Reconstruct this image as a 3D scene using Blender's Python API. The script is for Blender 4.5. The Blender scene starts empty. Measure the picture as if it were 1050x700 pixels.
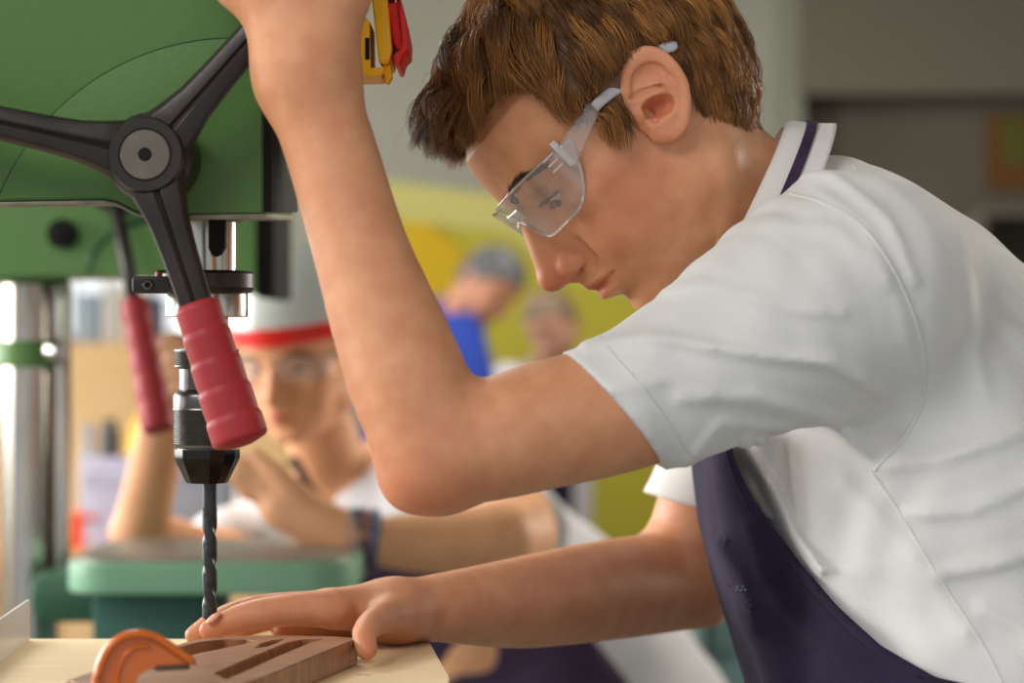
import bpy, bmesh, math, random
import numpy as np
from mathutils import Vector, Matrix
from mathutils.bvhtree import BVHTree
from mathutils.geometry import tessellate_polygon

R0 = random.Random(7)
rng = np.random.default_rng(5)
SC = bpy.context.scene
COL = SC.collection
FP = 2450.0          # focal length in pixels of a 1050 px wide frame
CZ = 1.25            # height of the camera

def W(px, py, Y):
    """point of the room that lies at depth Y behind photo pixel px, py"""
    return Vector(((px-525)/FP*Y, Y, CZ-(py-350)/FP*Y))
def PX(Y): return Y/FP   # one pixel in metres at depth Y

# ------------------------------------------------------------------ materials
def lin(c):
    if isinstance(c, str):
        c = c.lstrip('#'); c = [int(c[i:i+2], 16)/255 for i in (0, 2, 4)]
    return tuple((x/12.92 if x <= .04045 else ((x+.055)/1.055)**2.4) for x in c)
MATS = {}
def mat(name, col, rough=.5, metal=0, spec=.5, noise=None, nscale=20, bump=0, bscale=200, sss=0, sssr=(1,.35,.2), emit=None, estr=0,
        trans=0, ior=1.45, alpha=1, coat=0, aniso=0, sheen=0, stretch=(1,1,1), attr=None, attrcol=None, detail=4):
    if name in MATS: return MATS[name]
    m = bpy.data.materials.new(name); m.use_nodes = True
    nt = m.node_tree; N = nt.nodes; Lk = nt.links
    b = N['Principled BSDF']
    b.inputs['Roughness'].default_value = rough; b.inputs['Metallic'].default_value = metal
    b.inputs['Specular IOR Level'].default_value = spec; b.inputs['IOR'].default_value = ior
    b.inputs['Transmission Weight'].default_value = trans; b.inputs['Alpha'].default_value = alpha
    b.inputs['Coat Weight'].default_value = coat
    b.inputs['Anisotropic'].default_value = aniso
    b.inputs['Sheen Weight'].default_value = sheen
    if sss:
        b.inputs['Subsurface Weight'].default_value = sss
        b.inputs['Subsurface Radius'].default_value = sssr
        b.inputs['Subsurface Scale'].default_value = .006
    c1 = lin(col)+(1,)
    b.inputs['Base Color'].default_value = c1
    if emit:
        b.inputs['Emission Color'].default_value = lin(emit)+(1,); b.inputs['Emission Strength'].default_value = estr
    tc = N.new('ShaderNodeTexCoord'); mp = N.new('ShaderNodeMapping')
    mp.inputs['Scale'].default_value = stretch
    Lk.new(tc.outputs['Object'], mp.inputs['Vector'])
    src = None
    if noise:
        nz = N.new('ShaderNodeTexNoise'); nz.inputs['Scale'].default_value = nscale; nz.inputs['Detail'].default_value = detail
        Lk.new(mp.outputs['Vector'], nz.inputs['Vector'])
        cr = N.new('ShaderNodeValToRGB')
        cr.color_ramp.elements[0].position = .3; cr.color_ramp.elements[1].position = .7
        cr.color_ramp.elements[0].color = c1; cr.color_ramp.elements[1].color = lin(noise)+(1,)
        Lk.new(nz.outputs['Fac'], cr.inputs['Fac']); src = cr.outputs['Color']
        Lk.new(src, b.inputs['Base Color'])
    if attr:
        at = N.new('ShaderNodeAttribute'); at.attribute_name = attr
        mx = N.new('ShaderNodeMix'); mx.data_type = 'RGBA'
        Lk.new(at.outputs['Fac'], mx.inputs[0])
        if src: Lk.new(src, mx.inputs[6])
        else: mx.inputs[6].default_value = c1
        mx.inputs[7].default_value = lin(attrcol)+(1,)
        Lk.new(mx.outputs[2], b.inputs['Base Color'])
    if bump:
        nb = N.new('ShaderNodeTexNoise'); nb.inputs['Scale'].default_value = bscale; nb.inputs['Detail'].default_value = 3
        Lk.new(mp.outputs['Vector'], nb.inputs['Vector'])
        bp = N.new('ShaderNodeBump'); bp.inputs['Strength'].default_value = bump; bp.inputs['Distance'].default_value = .002
        Lk.new(nb.outputs['Fac'], bp.inputs['Height']); Lk.new(bp.outputs['Normal'], b.inputs['Normal'])
    MATS[name] = m
    return m

# ------------------------------------------------------------------ objects
def link(name, me, m=None, parent=None, label=None, cat=None, group=None, kind=None, smooth=True):
    o = bpy.data.objects.new(name, me); COL.objects.link(o)
    if m is not None and me is not None: me.materials.append(m)
    if parent is not None:
        o.parent = parent
        o.matrix_parent_inverse = parent.matrix_basis.inverted()
    if label: o['label'] = label
    if cat: o['category'] = cat
    if group: o['group'] = group
    if kind: o['kind'] = kind
    return o
def thing(name, loc, label, cat, group=None):
    o = link(name, None, None, None, label, cat, group); o.location = loc; o.empty_display_size = .05
    return o
def fmesh(name, V, Q, smooth=True):
    V = np.asarray(V, np.float32); Q = np.asarray(Q, np.int32)
    me = bpy.data.meshes.new(name)
    me.vertices.add(len(V)); me.vertices.foreach_set('co', V.ravel())
    n, k = Q.shape
    me.loops.add(n*k); me.loops.foreach_set('vertex_index', Q.ravel())
    me.polygons.add(n)
    me.polygons.foreach_set('loop_start', np.arange(0, n*k, k, dtype=np.int32))
    me.update(calc_edges=True)
    if smooth: me.polygons.foreach_set('use_smooth', np.ones(n, bool))
    me.update()
    return me
def pm(name, V, F, smooth=False):
    me = bpy.data.meshes.new(name); me.from_pydata([tuple(v) for v in V], [], F); me.update()
    if smooth:
        for p in me.polygons: p.use_smooth = True
    return me
def bmm(name, bm, smooth=False, ang=None):
    bmesh.ops.recalc_face_normals(bm, faces=bm.faces)
    me = bpy.data.meshes.new(name); bm.to_mesh(me); bm.free()
    if smooth:
        for p in me.polygons: p.use_smooth = True
        if ang: me.set_sharp_from_angle(angle=math.radians(ang))
    return me
def bevel(bm, w, seg=3, ang=30):
    es = [e for e in bm.edges if e.is_manifold and e.calc_face_angle(0) > math.radians(ang)]
    if es: bmesh.ops.bevel(bm, geom=es, offset=w, segments=seg, profile=.6, affect='EDGES', clamp_overlap=True)
def box(lo, hi, bw=0, seg=2, bm=None, M=None):
    own = bm is None
    if own: bm = bmesh.new()
    b2 = bmesh.new()
    bmesh.ops.create_cube(b2, size=1)
    s = [hi[i]-lo[i] for i in range(3)]; c = [(hi[i]+lo[i])/2 for i in range(3)]
    bmesh.ops.transform(b2, matrix=Matrix.Translation(c) @ Matrix.Diagonal((s[0], s[1], s[2], 1)), verts=b2.verts)
    if bw: bevel(b2, bw, seg)
    if M is not None: bmesh.ops.transform(b2, matrix=M, verts=b2.verts)
    t = bpy.data.meshes.new('t'); b2.to_mesh(t); b2.free(); bm.from_mesh(t); bpy.data.meshes.remove(t)
    return bm
def prism(poly, a, b, bw=0, seg=3, axis='Y', bm=None):
    """poly: list of 2-D points (x,z) for axis Y, (x,y) for Z, (y,z) for X; extruded from a to b"""
    own = bm is None
    b2 = bmesh.new()
    def mk(p, t): return {'Y': (p[0], t, p[1]), 'Z': (p[0], p[1], t), 'X': (t, p[0], p[1])}[axis]
    va = [b2.verts.new(mk(p, a)) for p in poly]; vb = [b2.verts.new(mk(p, b)) for p in poly]
    n = len(poly)
    b2.faces.new(va); b2.faces.new(vb[::-1])
    for i in range(n): b2.faces.new((va[i], vb[i], vb[(i+1) % n], va[(i+1) % n]))
    bmesh.ops.recalc_face_normals(b2, faces=b2.faces)
    if bw: bevel(b2, bw, seg)
    if own: return b2
    t = bpy.data.meshes.new('t'); b2.to_mesh(t); b2.free(); bm.from_mesh(t); bpy.data.meshes.remove(t)
    return bm
def frame_of(d, up=Vector((0, 0, 1))):
    d = Vector(d).normalized()
    if abs(d.dot(up)) > .98: up = Vector((0, 1, 0))
    a = d.cross(up).normalized(); b = a.cross(d).normalized()
    return a, b, d
def lathe(prof, c, ax=(0, 0, 1), n=40, bm=None, cap=True):
    """prof: list of (radius, height along the axis)"""
    if bm is None: bm = bmesh.new()
    a, b, d = frame_of(ax); c = Vector(c); rings = []
    for r, h in prof:
        rings.append([bm.verts.new(c+d*h+(a*math.cos(2*math.pi*k/n)+b*math.sin(2*math.pi*k/n))*max(r, 1e-5)) for k in range(n)])
    for i in range(len(rings)-1):
        for k in range(n): bm.faces.new((rings[i][k], rings[i][(k+1) % n], rings[i+1][(k+1) % n], rings[i+1][k]))
    if cap: bm.faces.new(rings[0][::-1]); bm.faces.new(rings[-1])
    return bm
def cat_rom(P, n=8):
    P = [np.array(p, float) for p in P]; P = [2*P[0]-P[1]]+P+[2*P[-1]-P[-2]]; out = []
    for i in range(1, len(P)-2):
        for k in range(n):
            t = k/n; a, b, c, d = P[i-1:i+3]
            out.append(.5*((2*b)+(-a+c)*t+(2*a-5*b+4*c-d)*t*t+(-a+3*b-3*c+d)*t**3))
    out.append(P[-2]); return out
def tube(pts, rad, n=10, bm=None, sq=(1, 1), up=Vector((0, 0, 1)), cap=True):
    if bm is None: bm = bmesh.new()
    pts = [Vector(p) for p in pts]; m = len(pts)
    if not hasattr(rad, '__len__'): rad = [rad]*m
    rings = []; 
    for i, p in enumerate(pts):
        d = (pts[min(i+1, m-1)]-pts[max(i-1, 0)])
        a, b, _ = frame_of(d, up)
        rings.append([bm.verts.new(p+(a*math.cos(2*math.pi*k/n)*sq[0]+b*math.sin(2*math.pi*k/n)*sq[1])*rad[i]) for k in range(n)])
    for i in range(m-1):
        for k in range(n): bm.faces.new((rings[i][k], rings[i][(k+1) % n], rings[i+1][(k+1) % n], rings[i+1][k]))
    if cap: bm.faces.new(rings[0][::-1]); bm.faces.new(rings[-1])
    return bm

# ------------------------------------------------------------------ implicit surfaces
def glass(name, tint=(.96, .97, .97), base=.05, rough=.04, haze=0.0, hcol='#cfd3d6'):
    """thin clear plastic: see-through with a fresnel sheen and a little haze"""
    if name in MATS: return MATS[name]
    m = bpy.data.materials.new(name); m.use_nodes = True; nt = m.node_tree; N = nt.nodes; Lk = nt.links
    N.remove(N['Principled BSDF']); out = N['Material Output']
    tr = N.new('ShaderNodeBsdfTransparent'); tr.inputs['Color'].default_value = tint+(1,)
    gl = N.new('ShaderNodeBsdfGlossy'); gl.inputs['Roughness'].default_value = rough
    df = N.new('ShaderNodeBsdfDiffuse'); df.inputs['Color'].default_value = lin(hcol)+(1,)
    l0 = N.new('ShaderNodeLayerWeight'); l0.inputs['Blend'].default_value = .5
    lw = N.new('ShaderNodeMath'); lw.operation = 'POWER'; lw.inputs[1].default_value = 5; Lk.new(l0.outputs['Facing'], lw.inputs[0])
    ad = N.new('ShaderNodeMath'); ad.operation = 'MULTIPLY_ADD'; ad.inputs[1].default_value = .9; ad.inputs[2].default_value = base; ad.use_clamp = True
    Lk.new(lw.outputs[0], ad.inputs[0])
    m1 = N.new('ShaderNodeMixShader'); Lk.new(ad.outputs[0], m1.inputs[0]); Lk.new(tr.outputs[0], m1.inputs[1]); Lk.new(gl.outputs[0], m1.inputs[2])
    m2 = N.new('ShaderNodeMixShader'); m2.inputs[0].default_value = haze; Lk.new(m1.outputs[0], m2.inputs[1]); Lk.new(df.outputs[0], m2.inputs[2])
    Lk.new(m2.outputs[0], out.inputs['Surface']); MATS[name] = m; return m

def smin(a, b, k):
    if k <= 0: return np.minimum(a, b)
    h = np.clip(.5+.5*(b-a)/k, 0, 1)
    return b*(1-h)+a*h-k*h*(1-h)
def smax(a, b, k): return -smin(-a, -b, k)
def rcone(P, a, b, ra, rb):
    ax, ay, az = a; bx, by, bz = b
    dx, dy, dz = bx-ax, by-ay, bz-az; L2 = dx*dx+dy*dy+dz*dz+1e-12
    x = P[0]-ax; y = P[1]-ay; z = P[2]-az
    t = np.clip((x*dx+y*dy+z*dz)/L2, 0, 1)
    return np.sqrt((x-t*dx)**2+(y-t*dy)**2+(z-t*dz)**2)-(ra+t*(rb-ra))
def ell(P, c, r):
    x = (P[0]-c[0])/r[0]; y = (P[1]-c[1])/r[1]; z = (P[2]-c[2])/r[2]
    k0 = np.sqrt(x*x+y*y+z*z)+1e-9; k1 = np.sqrt((x/r[0])**2+(y/r[1])**2+(z/r[2])**2)+1e-9
    return k0*(k0-1)/k1
def chain(P, nodes, k, d=None):
    """nodes: (px, py, Y, radius px)"""
    if len(nodes) > 2: nodes = [tuple(n) for n in cat_rom(nodes, 3)]; k = 0
    pts = [(W(a, b, c), r*PX(c)) for a, b, c, r in nodes]
    for (p, r), (q, s) in zip(pts[:-1], pts[1:]):
        e = rcone(P, p, q, r, s); d = e if d is None else smin(d, e, k)
    return d
def surf(fn, lo, hi, h, M=4):
    lo = np.array(lo, float); n = [int(math.ceil((hi[i]-lo[i])/h/M))*M for i in range(3)]
    ax = [(lo[i]+h*(np.arange(n[i])+.5)).astype(np.float32) for i in range(3)]
    cx = [a.reshape(-1, M).mean(1) for a in ax]
    Xc = np.meshgrid(*cx, indexing='ij'); Dc = fn([x.ravel() for x in Xc]).reshape(Xc[0].shape)
    D = np.repeat(np.repeat(np.repeat(Dc, M, 0), M, 1), M, 2).astype(np.float32)
    idx = np.nonzero(np.abs(D) < h*M*1.7)
    D[idx] = fn([ax[0][idx[0]], ax[1][idx[1]], ax[2][idx[2]]])
    for s in (D[0], D[-1], D[:, 0], D[:, -1], D[:, :, 0], D[:, :, -1]): s[...] = np.maximum(s, h*.3)
    ins = D < 0
    c = np.zeros(tuple(k-1 for k in D.shape), np.uint8)
    for i in (0, 1):
        for j in (0, 1):
            for k in (0, 1): c += ins[i:ins.shape[0]-1+i, j:ins.shape[1]-1+j, k:ins.shape[2]-1+k]
    cell = np.nonzero((c > 0) & (c < 8)); N = len(cell[0])
    ids = np.full(c.shape, -1, np.int32); ids[cell] = np.arange(N)
    acc = np.zeros((N, 3)); cnt = np.zeros(N)
    for a in range(3):
        for u in (0, 1):
            for v in (0, 1):
                o0 = [0, 0, 0]; o0[(a+1) % 3] = u; o0[(a+2) % 3] = v; o1 = list(o0); o1[a] = 1
                d0 = D[cell[0]+o0[0], cell[1]+o0[1], cell[2]+o0[2]]; d1 = D[cell[0]+o1[0], cell[1]+o1[1], cell[2]+o1[2]]
                m = (d0 < 0) != (d1 < 0)
                t = np.where(m, d0/np.where(m, d0-d1, 1), 0)
                q = np.array(o0, float)[None].repeat(N, 0); q[:, a] += t
                acc += q*m[:, None]; cnt += m
    V = (np.stack(cell, 1)+acc/cnt[:, None])*h+np.array([a[0] for a in ax])
    Q = []
    for a in range(3):
        b, cc = (a+1) % 3, (a+2) % 3
        sl0 = [slice(1, -1)]*3; sl0[a] = slice(0, -1); sl1 = [slice(1, -1)]*3; sl1[a] = slice(1, None)
        A = ins[tuple(sl0)]; B = ins[tuple(sl1)]
        e = np.nonzero(A != B); 
        base = [e[0]+1, e[1]+1, e[2]+1]; base[a] = e[a]
        flip = B[e]
        def cid(db, dc):
            g = [x.copy() for x in base]; g[b] -= db; g[cc] -= dc; return ids[g[0], g[1], g[2]]
        q = np.stack([cid(1, 1), cid(0, 1), cid(0, 0), cid(1, 0)], 1)
        q[flip] = q[flip][:, ::-1]; Q.append(q)
    Q = np.concatenate(Q); Q = Q[(Q >= 0).all(1)]
    return V, Q
def relax(V, Q, it=2, lam=.5):
    E = np.concatenate([Q[:, [0, 1]], Q[:, [1, 2]], Q[:, [2, 3]], Q[:, [3, 0]]]); n = len(V)
    deg = np.bincount(E.ravel(), minlength=n)[:, None].astype(float)
    for _ in range(it):
        A = np.stack([np.bincount(E[:, 0], V[E[:, 1], i], n)+np.bincount(E[:, 1], V[E[:, 0], i], n) for i in range(3)], 1)/np.maximum(deg, 1)
        V = V+lam*(A-V)
    return V
def vnormals(V, Q):
    a, b, c, d = (V[Q[:, i]] for i in range(4)); n = np.cross(c-a, d-b); N = np.zeros_like(V)
    for i in range(4):
        for j in range(3): N[:, j] += np.bincount(Q[:, i], n[:, j], len(V))
    return N/(np.linalg.norm(N, axis=1, keepdims=True)+1e-12)
def joinq(parts):
    V = []; Q = []; o = 0
    for v, q in parts: V.append(v); Q.append(q+o); o += len(v)
    return np.concatenate(V), np.concatenate(Q)
def d2poly(x, z, pts, closed=False):
    """distance to a polyline in a plane"""
    d = None; n = len(pts)
    for i in range(n if closed else n-1):
        a = pts[i]; b = pts[(i+1) % n]; dx, dz = b[0]-a[0], b[1]-a[1]
        t = np.clip(((x-a[0])*dx+(z-a[1])*dz)/(dx*dx+dz*dz+1e-12), 0, 1)
        e = (x-a[0]-t*dx)**2+(z-a[1]-t*dz)**2; d = e if d is None else np.minimum(d, e)
    return np.sqrt(d)
def inpoly(x, z, pts):
    r = np.zeros(np.shape(x), bool); n = len(pts)
    for i in range(n):
        (x1, z1), (x2, z2) = pts[i], pts[(i+1) % n]
        if z1 == z2: continue
        r ^= ((z1 > z) != (z2 > z)) & (x < (x2-x1)*(z-z1)/(z2-z1)+x1)
    return r
def sdpoly(x, z, pts): 
    d = d2poly(x, z, pts, True); return np.where(inpoly(x, z, pts), -d, d)
def strand_tone(n, nseg, tone): return np.repeat(np.asarray(tone), (nseg+1)*3)
def strands(P0, paths, w0, nseg):
    """paths (N, nseg+1, 3) -> tapered three-sided hairs"""
    N = len(paths); S = nseg+1
    T = np.gradient(paths, axis=1); T /= np.linalg.norm(T, axis=2, keepdims=True)+1e-12
    r = rng.normal(size=(N, 1, 3)); A = np.cross(T, r); A /= np.linalg.norm(A, axis=2, keepdims=True)+1e-12
    B = np.cross(T, A); t = np.linspace(0, 1, S)[None, :, None]
    w = w0*(1-.85*t**1.6)*(np.asarray(P0).reshape(-1, 1, 1) if P0 is not None else 1)
    ring = np.stack([paths+w*(A*math.cos(k*2.0944)+B*math.sin(k*2.0944)) for k in range(3)], 2)
    V = ring.reshape(-1, 3)
    base = (np.arange(N)[:, None]*S+np.arange(nseg)[None])*3
    Q = []
    for k in range(3):
        k2 = (k+1) % 3; Q.append(np.stack([base+k, base+k2, base+3+k2, base+3+k], -1).reshape(-1, 4))
    return V, np.concatenate(Q)
# ================================================================== heads
class Frame:
    def __init__(s, O, F, U, sc=.001, yaw=0):
        F = Vector(F).normalized(); U = (Vector(U)-F*F.dot(Vector(U))).normalized(); S = U.cross(F)
        y = math.radians(yaw); F2 = F*math.cos(y)+S*math.sin(y); S2 = S*math.cos(y)-F*math.sin(y)
        s.O = np.array(O); s.F = np.array(F2); s.S = np.array(S2); s.U = np.array(U); s.sc = sc
    def loc(s, P):
        d = [P[i]-s.O[i] for i in range(3)]
        return [(d[0]*a[0]+d[1]*a[1]+d[2]*a[2])/s.sc for a in (s.F, s.S, s.U)]
    def wor(s, V):
        V = np.asarray(V, float); return s.O+(V[..., 0:1]*s.F+V[..., 1:2]*s.S+V[..., 2:3]*s.U)*s.sc
HT = np.array([  # u, front, back, half width, slice centre
    (60, 117, -58, 69, 15), (40, 120, -58, 70, 15), (28, 121, -58, 70, 15), (16, 115, -57, 69, 15), (0, 112, -54, 69, 15), (-20, 112, -42, 67, 15), (-40, 116, -22, 63, 16),
    (-52, 117, -8, 59, 20), (-63, 114, 0, 55, 26), (-73, 108, 8, 49, 34), (-83, 105, 20, 41, 44), (-91, 99, 34, 30, 55), (-97, 86, 50, 14, 64), (-100, 76, 60, 4, 66)])[::-1]
def hsm(col):
    u = np.arange(-100, 61, 1.0); v = np.interp(u, HT[:, 0], HT[:, col]); k = np.exp(-np.linspace(-1.6, 1.6, 11)**2); k /= k.sum()
    return u, np.convolve(np.pad(v, 5, mode='edge'), k, 'valid')
HS = [hsm(c) for c in (1, 2, 3, 4)]
def head_sdf(L, neck=None, ears=False, lean=1.0, open_eye=False):
    f, s, u = L; a = np.abs(s)
    A = (f, a, u)
    d = ell(L, (31, 0, 44), (91, 76*lean, 84))
    F, B, w, c = [np.interp(u, t[0], t[1]) for t in HS]; w = w*lean
    x = f-c; Ln = np.where(x > 0, F-c, c-B)
    rho = (np.abs(x/Ln)**2.25+(a/w)**2.25)**(1/2.25)
    g = (rho-1)*np.minimum(Ln, w)*.8
    g = np.maximum(g, np.maximum(u-60, -100-u))
    d = smin(d, g, 14)
    d = smin(d, ell(A, (103, 20, 27), (15, 27, 8)), 10)           # brow ridge
    d = smin(d, ell(A, (80, 50, -6), (22, 16, 13)), 16)           # cheekbones
    d = smin(d, ell(A, (78, 36, -34), (24, 20, 22)), 16)
    d = smin(d, ell(A, (24, 53, -50), (16, 9, 14)), 16)             # angle of the jaw
    d = smin(d, ell(A, (96, 8, -85), (13, 14, 10)), 10)            # chin
    d = smax(d, -ell(A, (120, 31, 9), (15, 16, 10)), 8)         # sockets
    d = smin(d, ell(A, (93.5, 31, 8), (13.5, 14.5, 12.5)), 3)        # lids
    slit = ell(A, (105, 33, 4.2 if not open_eye else 7), (9.5, 14, 4.3 if not open_eye else 3.8))
    d = smax(d, -smin(rcone(A, (112, 20, 12.5), (108.5, 32, 15.5), .8, 1), rcone(A, (108.5, 32, 15.5), (99, 44, 12), 1, .8), 1), 2.5)
    d = smax(d, -slit, 1.2)
    # nose
    d = smin(d, rcone(L, (115, 0, 20), (134.5, 0, -28), 6.5, 9.8), 9)
    d = smin(d, rcone(A, (106, 2, 16), (118, 5, -27), 8, 12.5), 7)
    d = smin(d, rcone(L, (110, 0, 16), (127, 0, -28), 6.5, 10.5), 6)
    d = smin(d, ell(L, (136.5, 0, -30), (9, 9, 7.8)), 5)
    d = smin(d, ell(A, (122, 13, -32), (10.5, 6.6, 7.8)), 4)
    d = smin(d, rcone(L, (124, 0, -39), (119, 0, -47), 5, 4), 5)
    d = smax(d, -smin(rcone(A, (129, 6.8, -42.5), (121, 10, -38), 3.2, 3.0), rcone(A, (128, 11.5, -41.5), (119, 15, -39.5), 1.9, 1.6), 1), 1.2)
    crease = rcone(A, (112, 20.5, -26), (109.5, 23, -38), .9, .7); d = smax(d, -crease, 7)
    # lips
    d = smin(d, ell(L, (114, 0, -50.5), (10.5, 20, 5.6)), 5)
    d = smin(d, ell(L, (113, 0, -62), (9.5, 17, 5.6)), 5)
    d = smin(d, ell(L, (109, 0, -46), (11.5, 15, 8)), 7)
    m = smin(rcone(A, (125, 0, -56.3), (118.5, 14, -56.3), 1.3, 1.3), rcone(A, (118.5, 14, -56.3), (106, 26, -54), 1.3, .8), 1)
    d = smax(d, -m, 2.0)
    d = smax(d, -ell(L, (122, 0, -72.5), (7, 20, 4.5)), 7)
    if neck is not None: d = smin(d, neck, 26)
    if ears: d = smin(d, ell(A, (-4, 73*lean, 2), (14, 6, 27)), 4)
    return d
def ear_sdf(P):
    """local ear space in mm: a forwards, b up, c out of the head"""
    a, b, c = P
    c0 = c-.30*(-a)-1.5-.09*b      # the rear edge stands away from the head
    Q = (a, b, c0)
    rx = 16.5-5.5*np.clip(-b/28, 0, 1); aa = a+np.where(b < 0, -b*.10, 0)
    rr = np.sqrt((aa/rx)**2+(b/29.5)**2)
    sheet = np.maximum((rr-1)*14, np.abs(c0)-2.6)
    d = smax((rr-1)*14, np.abs(c0)-2.4, 3)
    ph = np.arctan2(b/29.5, aa/rx)
    rim = np.sqrt(((rr-.90)*15)**2+(c0-3.0)**2)-3.0
    rim = rim+3.6*np.clip((.35-ph)/.4, 0, 1)*np.clip((ph+2.3)/.7, 0, 1)
    d = smin(d, rim, 2.2)
    ah = smin(smin(rcone(Q, (-7.5, -13, 2), (-9, 2, 2.5), 2.2, 2.4), rcone(Q, (-9, 2, 2.5), (-5, 14, 2), 2.4, 1.8), 1.5), rcone(Q, (-8.5, 5, 2.5), (5, 9, 1.4), 2.2, 1.6), 1.5)
    d = smin(d, ah, 2)
    d = smin(d, rcone(Q, (15, 3, 1), (-1, 1.5, -.5), 2.2, 1.4), 1.5)              # crus of the helix
    d = smin(d, rcone(Q, (11.5, -8, 0), (8, -6.5, 3.5), 4.2, 3.2), 2.5)       # tragus
    d = smin(d, rcone(Q, (-6, -15, 1), (3, -17, 1.5), 3.2, 2.4), 2.5)       # antitragus
    d = smin(d, ell(Q, (1, -22, .5), (8.5, 7.5, 3.6)), 4)                   # lobe
    d = smax(d, -ell(Q, (.5, -6, 3.5), (8.5, 7.0, 9.5)), 1.5)                # concha
    d = smax(d, -rcone(Q, (5, -9, 2), (4, -15, 3), 2.5, 1.3), 1.2)
    d = smax(d, -ell(Q, (3.5, 4.8, 2.2), (9, 2.8, 4.5)), 1.5)
    d = smax(d, -ell(Q, (0, 14, 4.4), (8.5, 6.8, 4.4)), 1.5)                 # hollow under the rim
    base = ell((a, b, c), (3, 0, -5), (13, 24, 8.5))
    d = smin(d, smax(base, c0-1.0, 2), 2)
    d = smax(d, -ell(Q, (.5, -6, 3), (8, 6.6, 11)), 1.5)
    d = smax(d, -rcone(Q, (4, -8, 0), (5, -8, -13), 3.6, 3.0), 1)
    return d

# ================================================================== the boy
HF = Frame(W(683, 105, 1.58), (-.71, 0, -.70), (-.70, 0, .71), yaw=7)
def hl(px, py, Y):                                   # photo point to head millimetres
    p = W(px, py, Y); return [float(v) for v in HF.loc(p)]
SKIN = mat('skin', '#d49b74', rough=.46, spec=.38, sss=.3, noise='#c78964', nscale=60, bump=.22, bscale=900, attr='flush', attrcol='#b8523c')
NECKN = [(730, 174, 1.58, 66), (800, 255, 1.585, 84), (870, 340, 1.59, 100)]
NECKL = [(HF.loc(W(a, b, c)), r*PX(c)*1000) for a, b, c, r in NECKN]
def neck_l(L):
    d = None
    for (p, r), (q, t) in zip(NECKL[:-1], NECKL[1:]):
        e = rcone(L, p, q, r, t); d = e if d is None else smin(d, e, 10)
    return d
def boy_head(L):
    d = head_sdf(L, neck_l(L)); c = hl(668, 104, 1.515)
    return smax(d, -ell((L[0], np.abs(L[1]), L[2]), (c[0]+1, 76, c[2]-5), (8.5, 13, 7.5)), 2)
hv, hq = surf(boy_head, (-190, -85, -245), (150, 85, 140), 1.25)
hv = relax(hv, hq, 1, .4)
wn = np.clip((52-hv[:, 0])/12, 0, 1)[:, None]; hv = hv*(1-wn)+relax(hv, hq, 40, .5)*wn
HLOC = hv.copy(); HN = vnormals(hv, hq)
flush = .38*np.exp(-((hv[:, 0]-74)**2/900+(np.abs(hv[:, 1])-55)**2/900+(hv[:, 2]+28)**2/800))+.75*np.exp(-((hv[:, 0]-134)**2/200+hv[:, 1]**2/300+(hv[:, 2]+30)**2/180))
lipm = np.clip(1.4-np.sqrt(((np.abs(hv[:, 1]))/23)**2+((hv[:, 2]+56)/8.6)**2)*1.35, 0, 1)*(hv[:, 0] > 95)
flush = np.clip(flush+.7*np.clip(lipm*1.6, 0, 1), 0, 1)
# ear (left one, towards the camera, and its mirror)
EC = hl(668, 104, 1.515)
surface_s = 73.5
ev, eq = surf(ear_sdf, (-22, -34, -13), (22, 34, 16), .75)
ev = relax(ev, eq, 1, .3)
def place_ear(v, side):
    t = math.radians(-24)                     # the top leans back
    a = v[:, 0]*1.2; b = v[:, 1]*1.0; c = v[:, 2]
    
    fa = a*math.cos(t)+b*math.sin(t); ub = -a*math.sin(t)+b*math.cos(t)
    out = np.stack([EC[0]+fa, side*(surface_s+c+2.0), EC[2]+ub], 1)
    return out
earL = place_ear(ev, 1); earR = place_ear(ev, -1)
EAR_FLUSH_GLOW = np.clip(.42-.045*(ev[:, 2]+.3*ev[:, 0]), .2, .8)  # redder ear skin, with translucent glow and hollow shade painted in by depth
bodyparts = [(HF.wor(hv), hq, flush), (HF.wor(earL), eq, EAR_FLUSH_GLOW), (HF.wor(earR), eq[:, ::-1], EAR_FLUSH_GLOW)]

NEAR = [(314, 84, 1.372, 47), (338, 150, 1.368, 47), (368, 250, 1.36, 49), (396, 330, 1.353, 57), (424, 405, 1.347, 62), (446, 464, 1.345, 56)]
NEAR2 = [(446, 464, 1.345, 56), (500, 452, 1.35, 62), (560, 435, 1.36, 66), (640, 415, 1.375, 68), (760, 362, 1.40, 78), (870, 300, 1.43, 95)]
def near_arm(P):
    d = chain(P, NEAR, .010); e = chain(P, NEAR2, .010); d = smin(d, e, .012)
    d = smin(d, chain(P, [(425, 492, 1.345, 30), (450, 488, 1.345, 34)], 0), .014)
    # hand closed round the grip
    palm = smin(chain(P, [(316, 78, 1.372, 46), (272, -18, 1.375, 36)], 0), chain(P, [(314, 70, 1.372, 46), (350, -22, 1.375, 34)], 0), .018)
    palm = smin(palm, chain(P, [(272, -18, 1.375, 34), (262, -90, 1.38, 24)], 0), .012)
    palm = smin(palm, chain(P, [(345, -22, 1.375, 32), (345, -95, 1.38, 23)], 0), .012)
    palm = smin(palm, chain(P, [(308, -20, 1.372, 38), (305, -100, 1.378, 24)], 0), .012)
    d = smin(d, palm, .014)
    for i, (x, y, r) in enumerate([(248, -88, 14), (282, -100, 15), (315, -102, 15), (346, -94, 13)]):
        q = 1.385
        d = smin(d, chain(P, [(x, y, q, r+3), (x-6, y-28, q+.028, r+1), (x+4, y-10, q+.052, r), (x+12, y+22, q+.052, r-2)], .001), .004)
    d = smin(d, chain(P, [(285, 12, 1.375, 26), (240, -10, 1.395, 20), (224, -42, 1.42, 16), (232, -70, 1.44, 13)], .004), .008)
    return d
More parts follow.
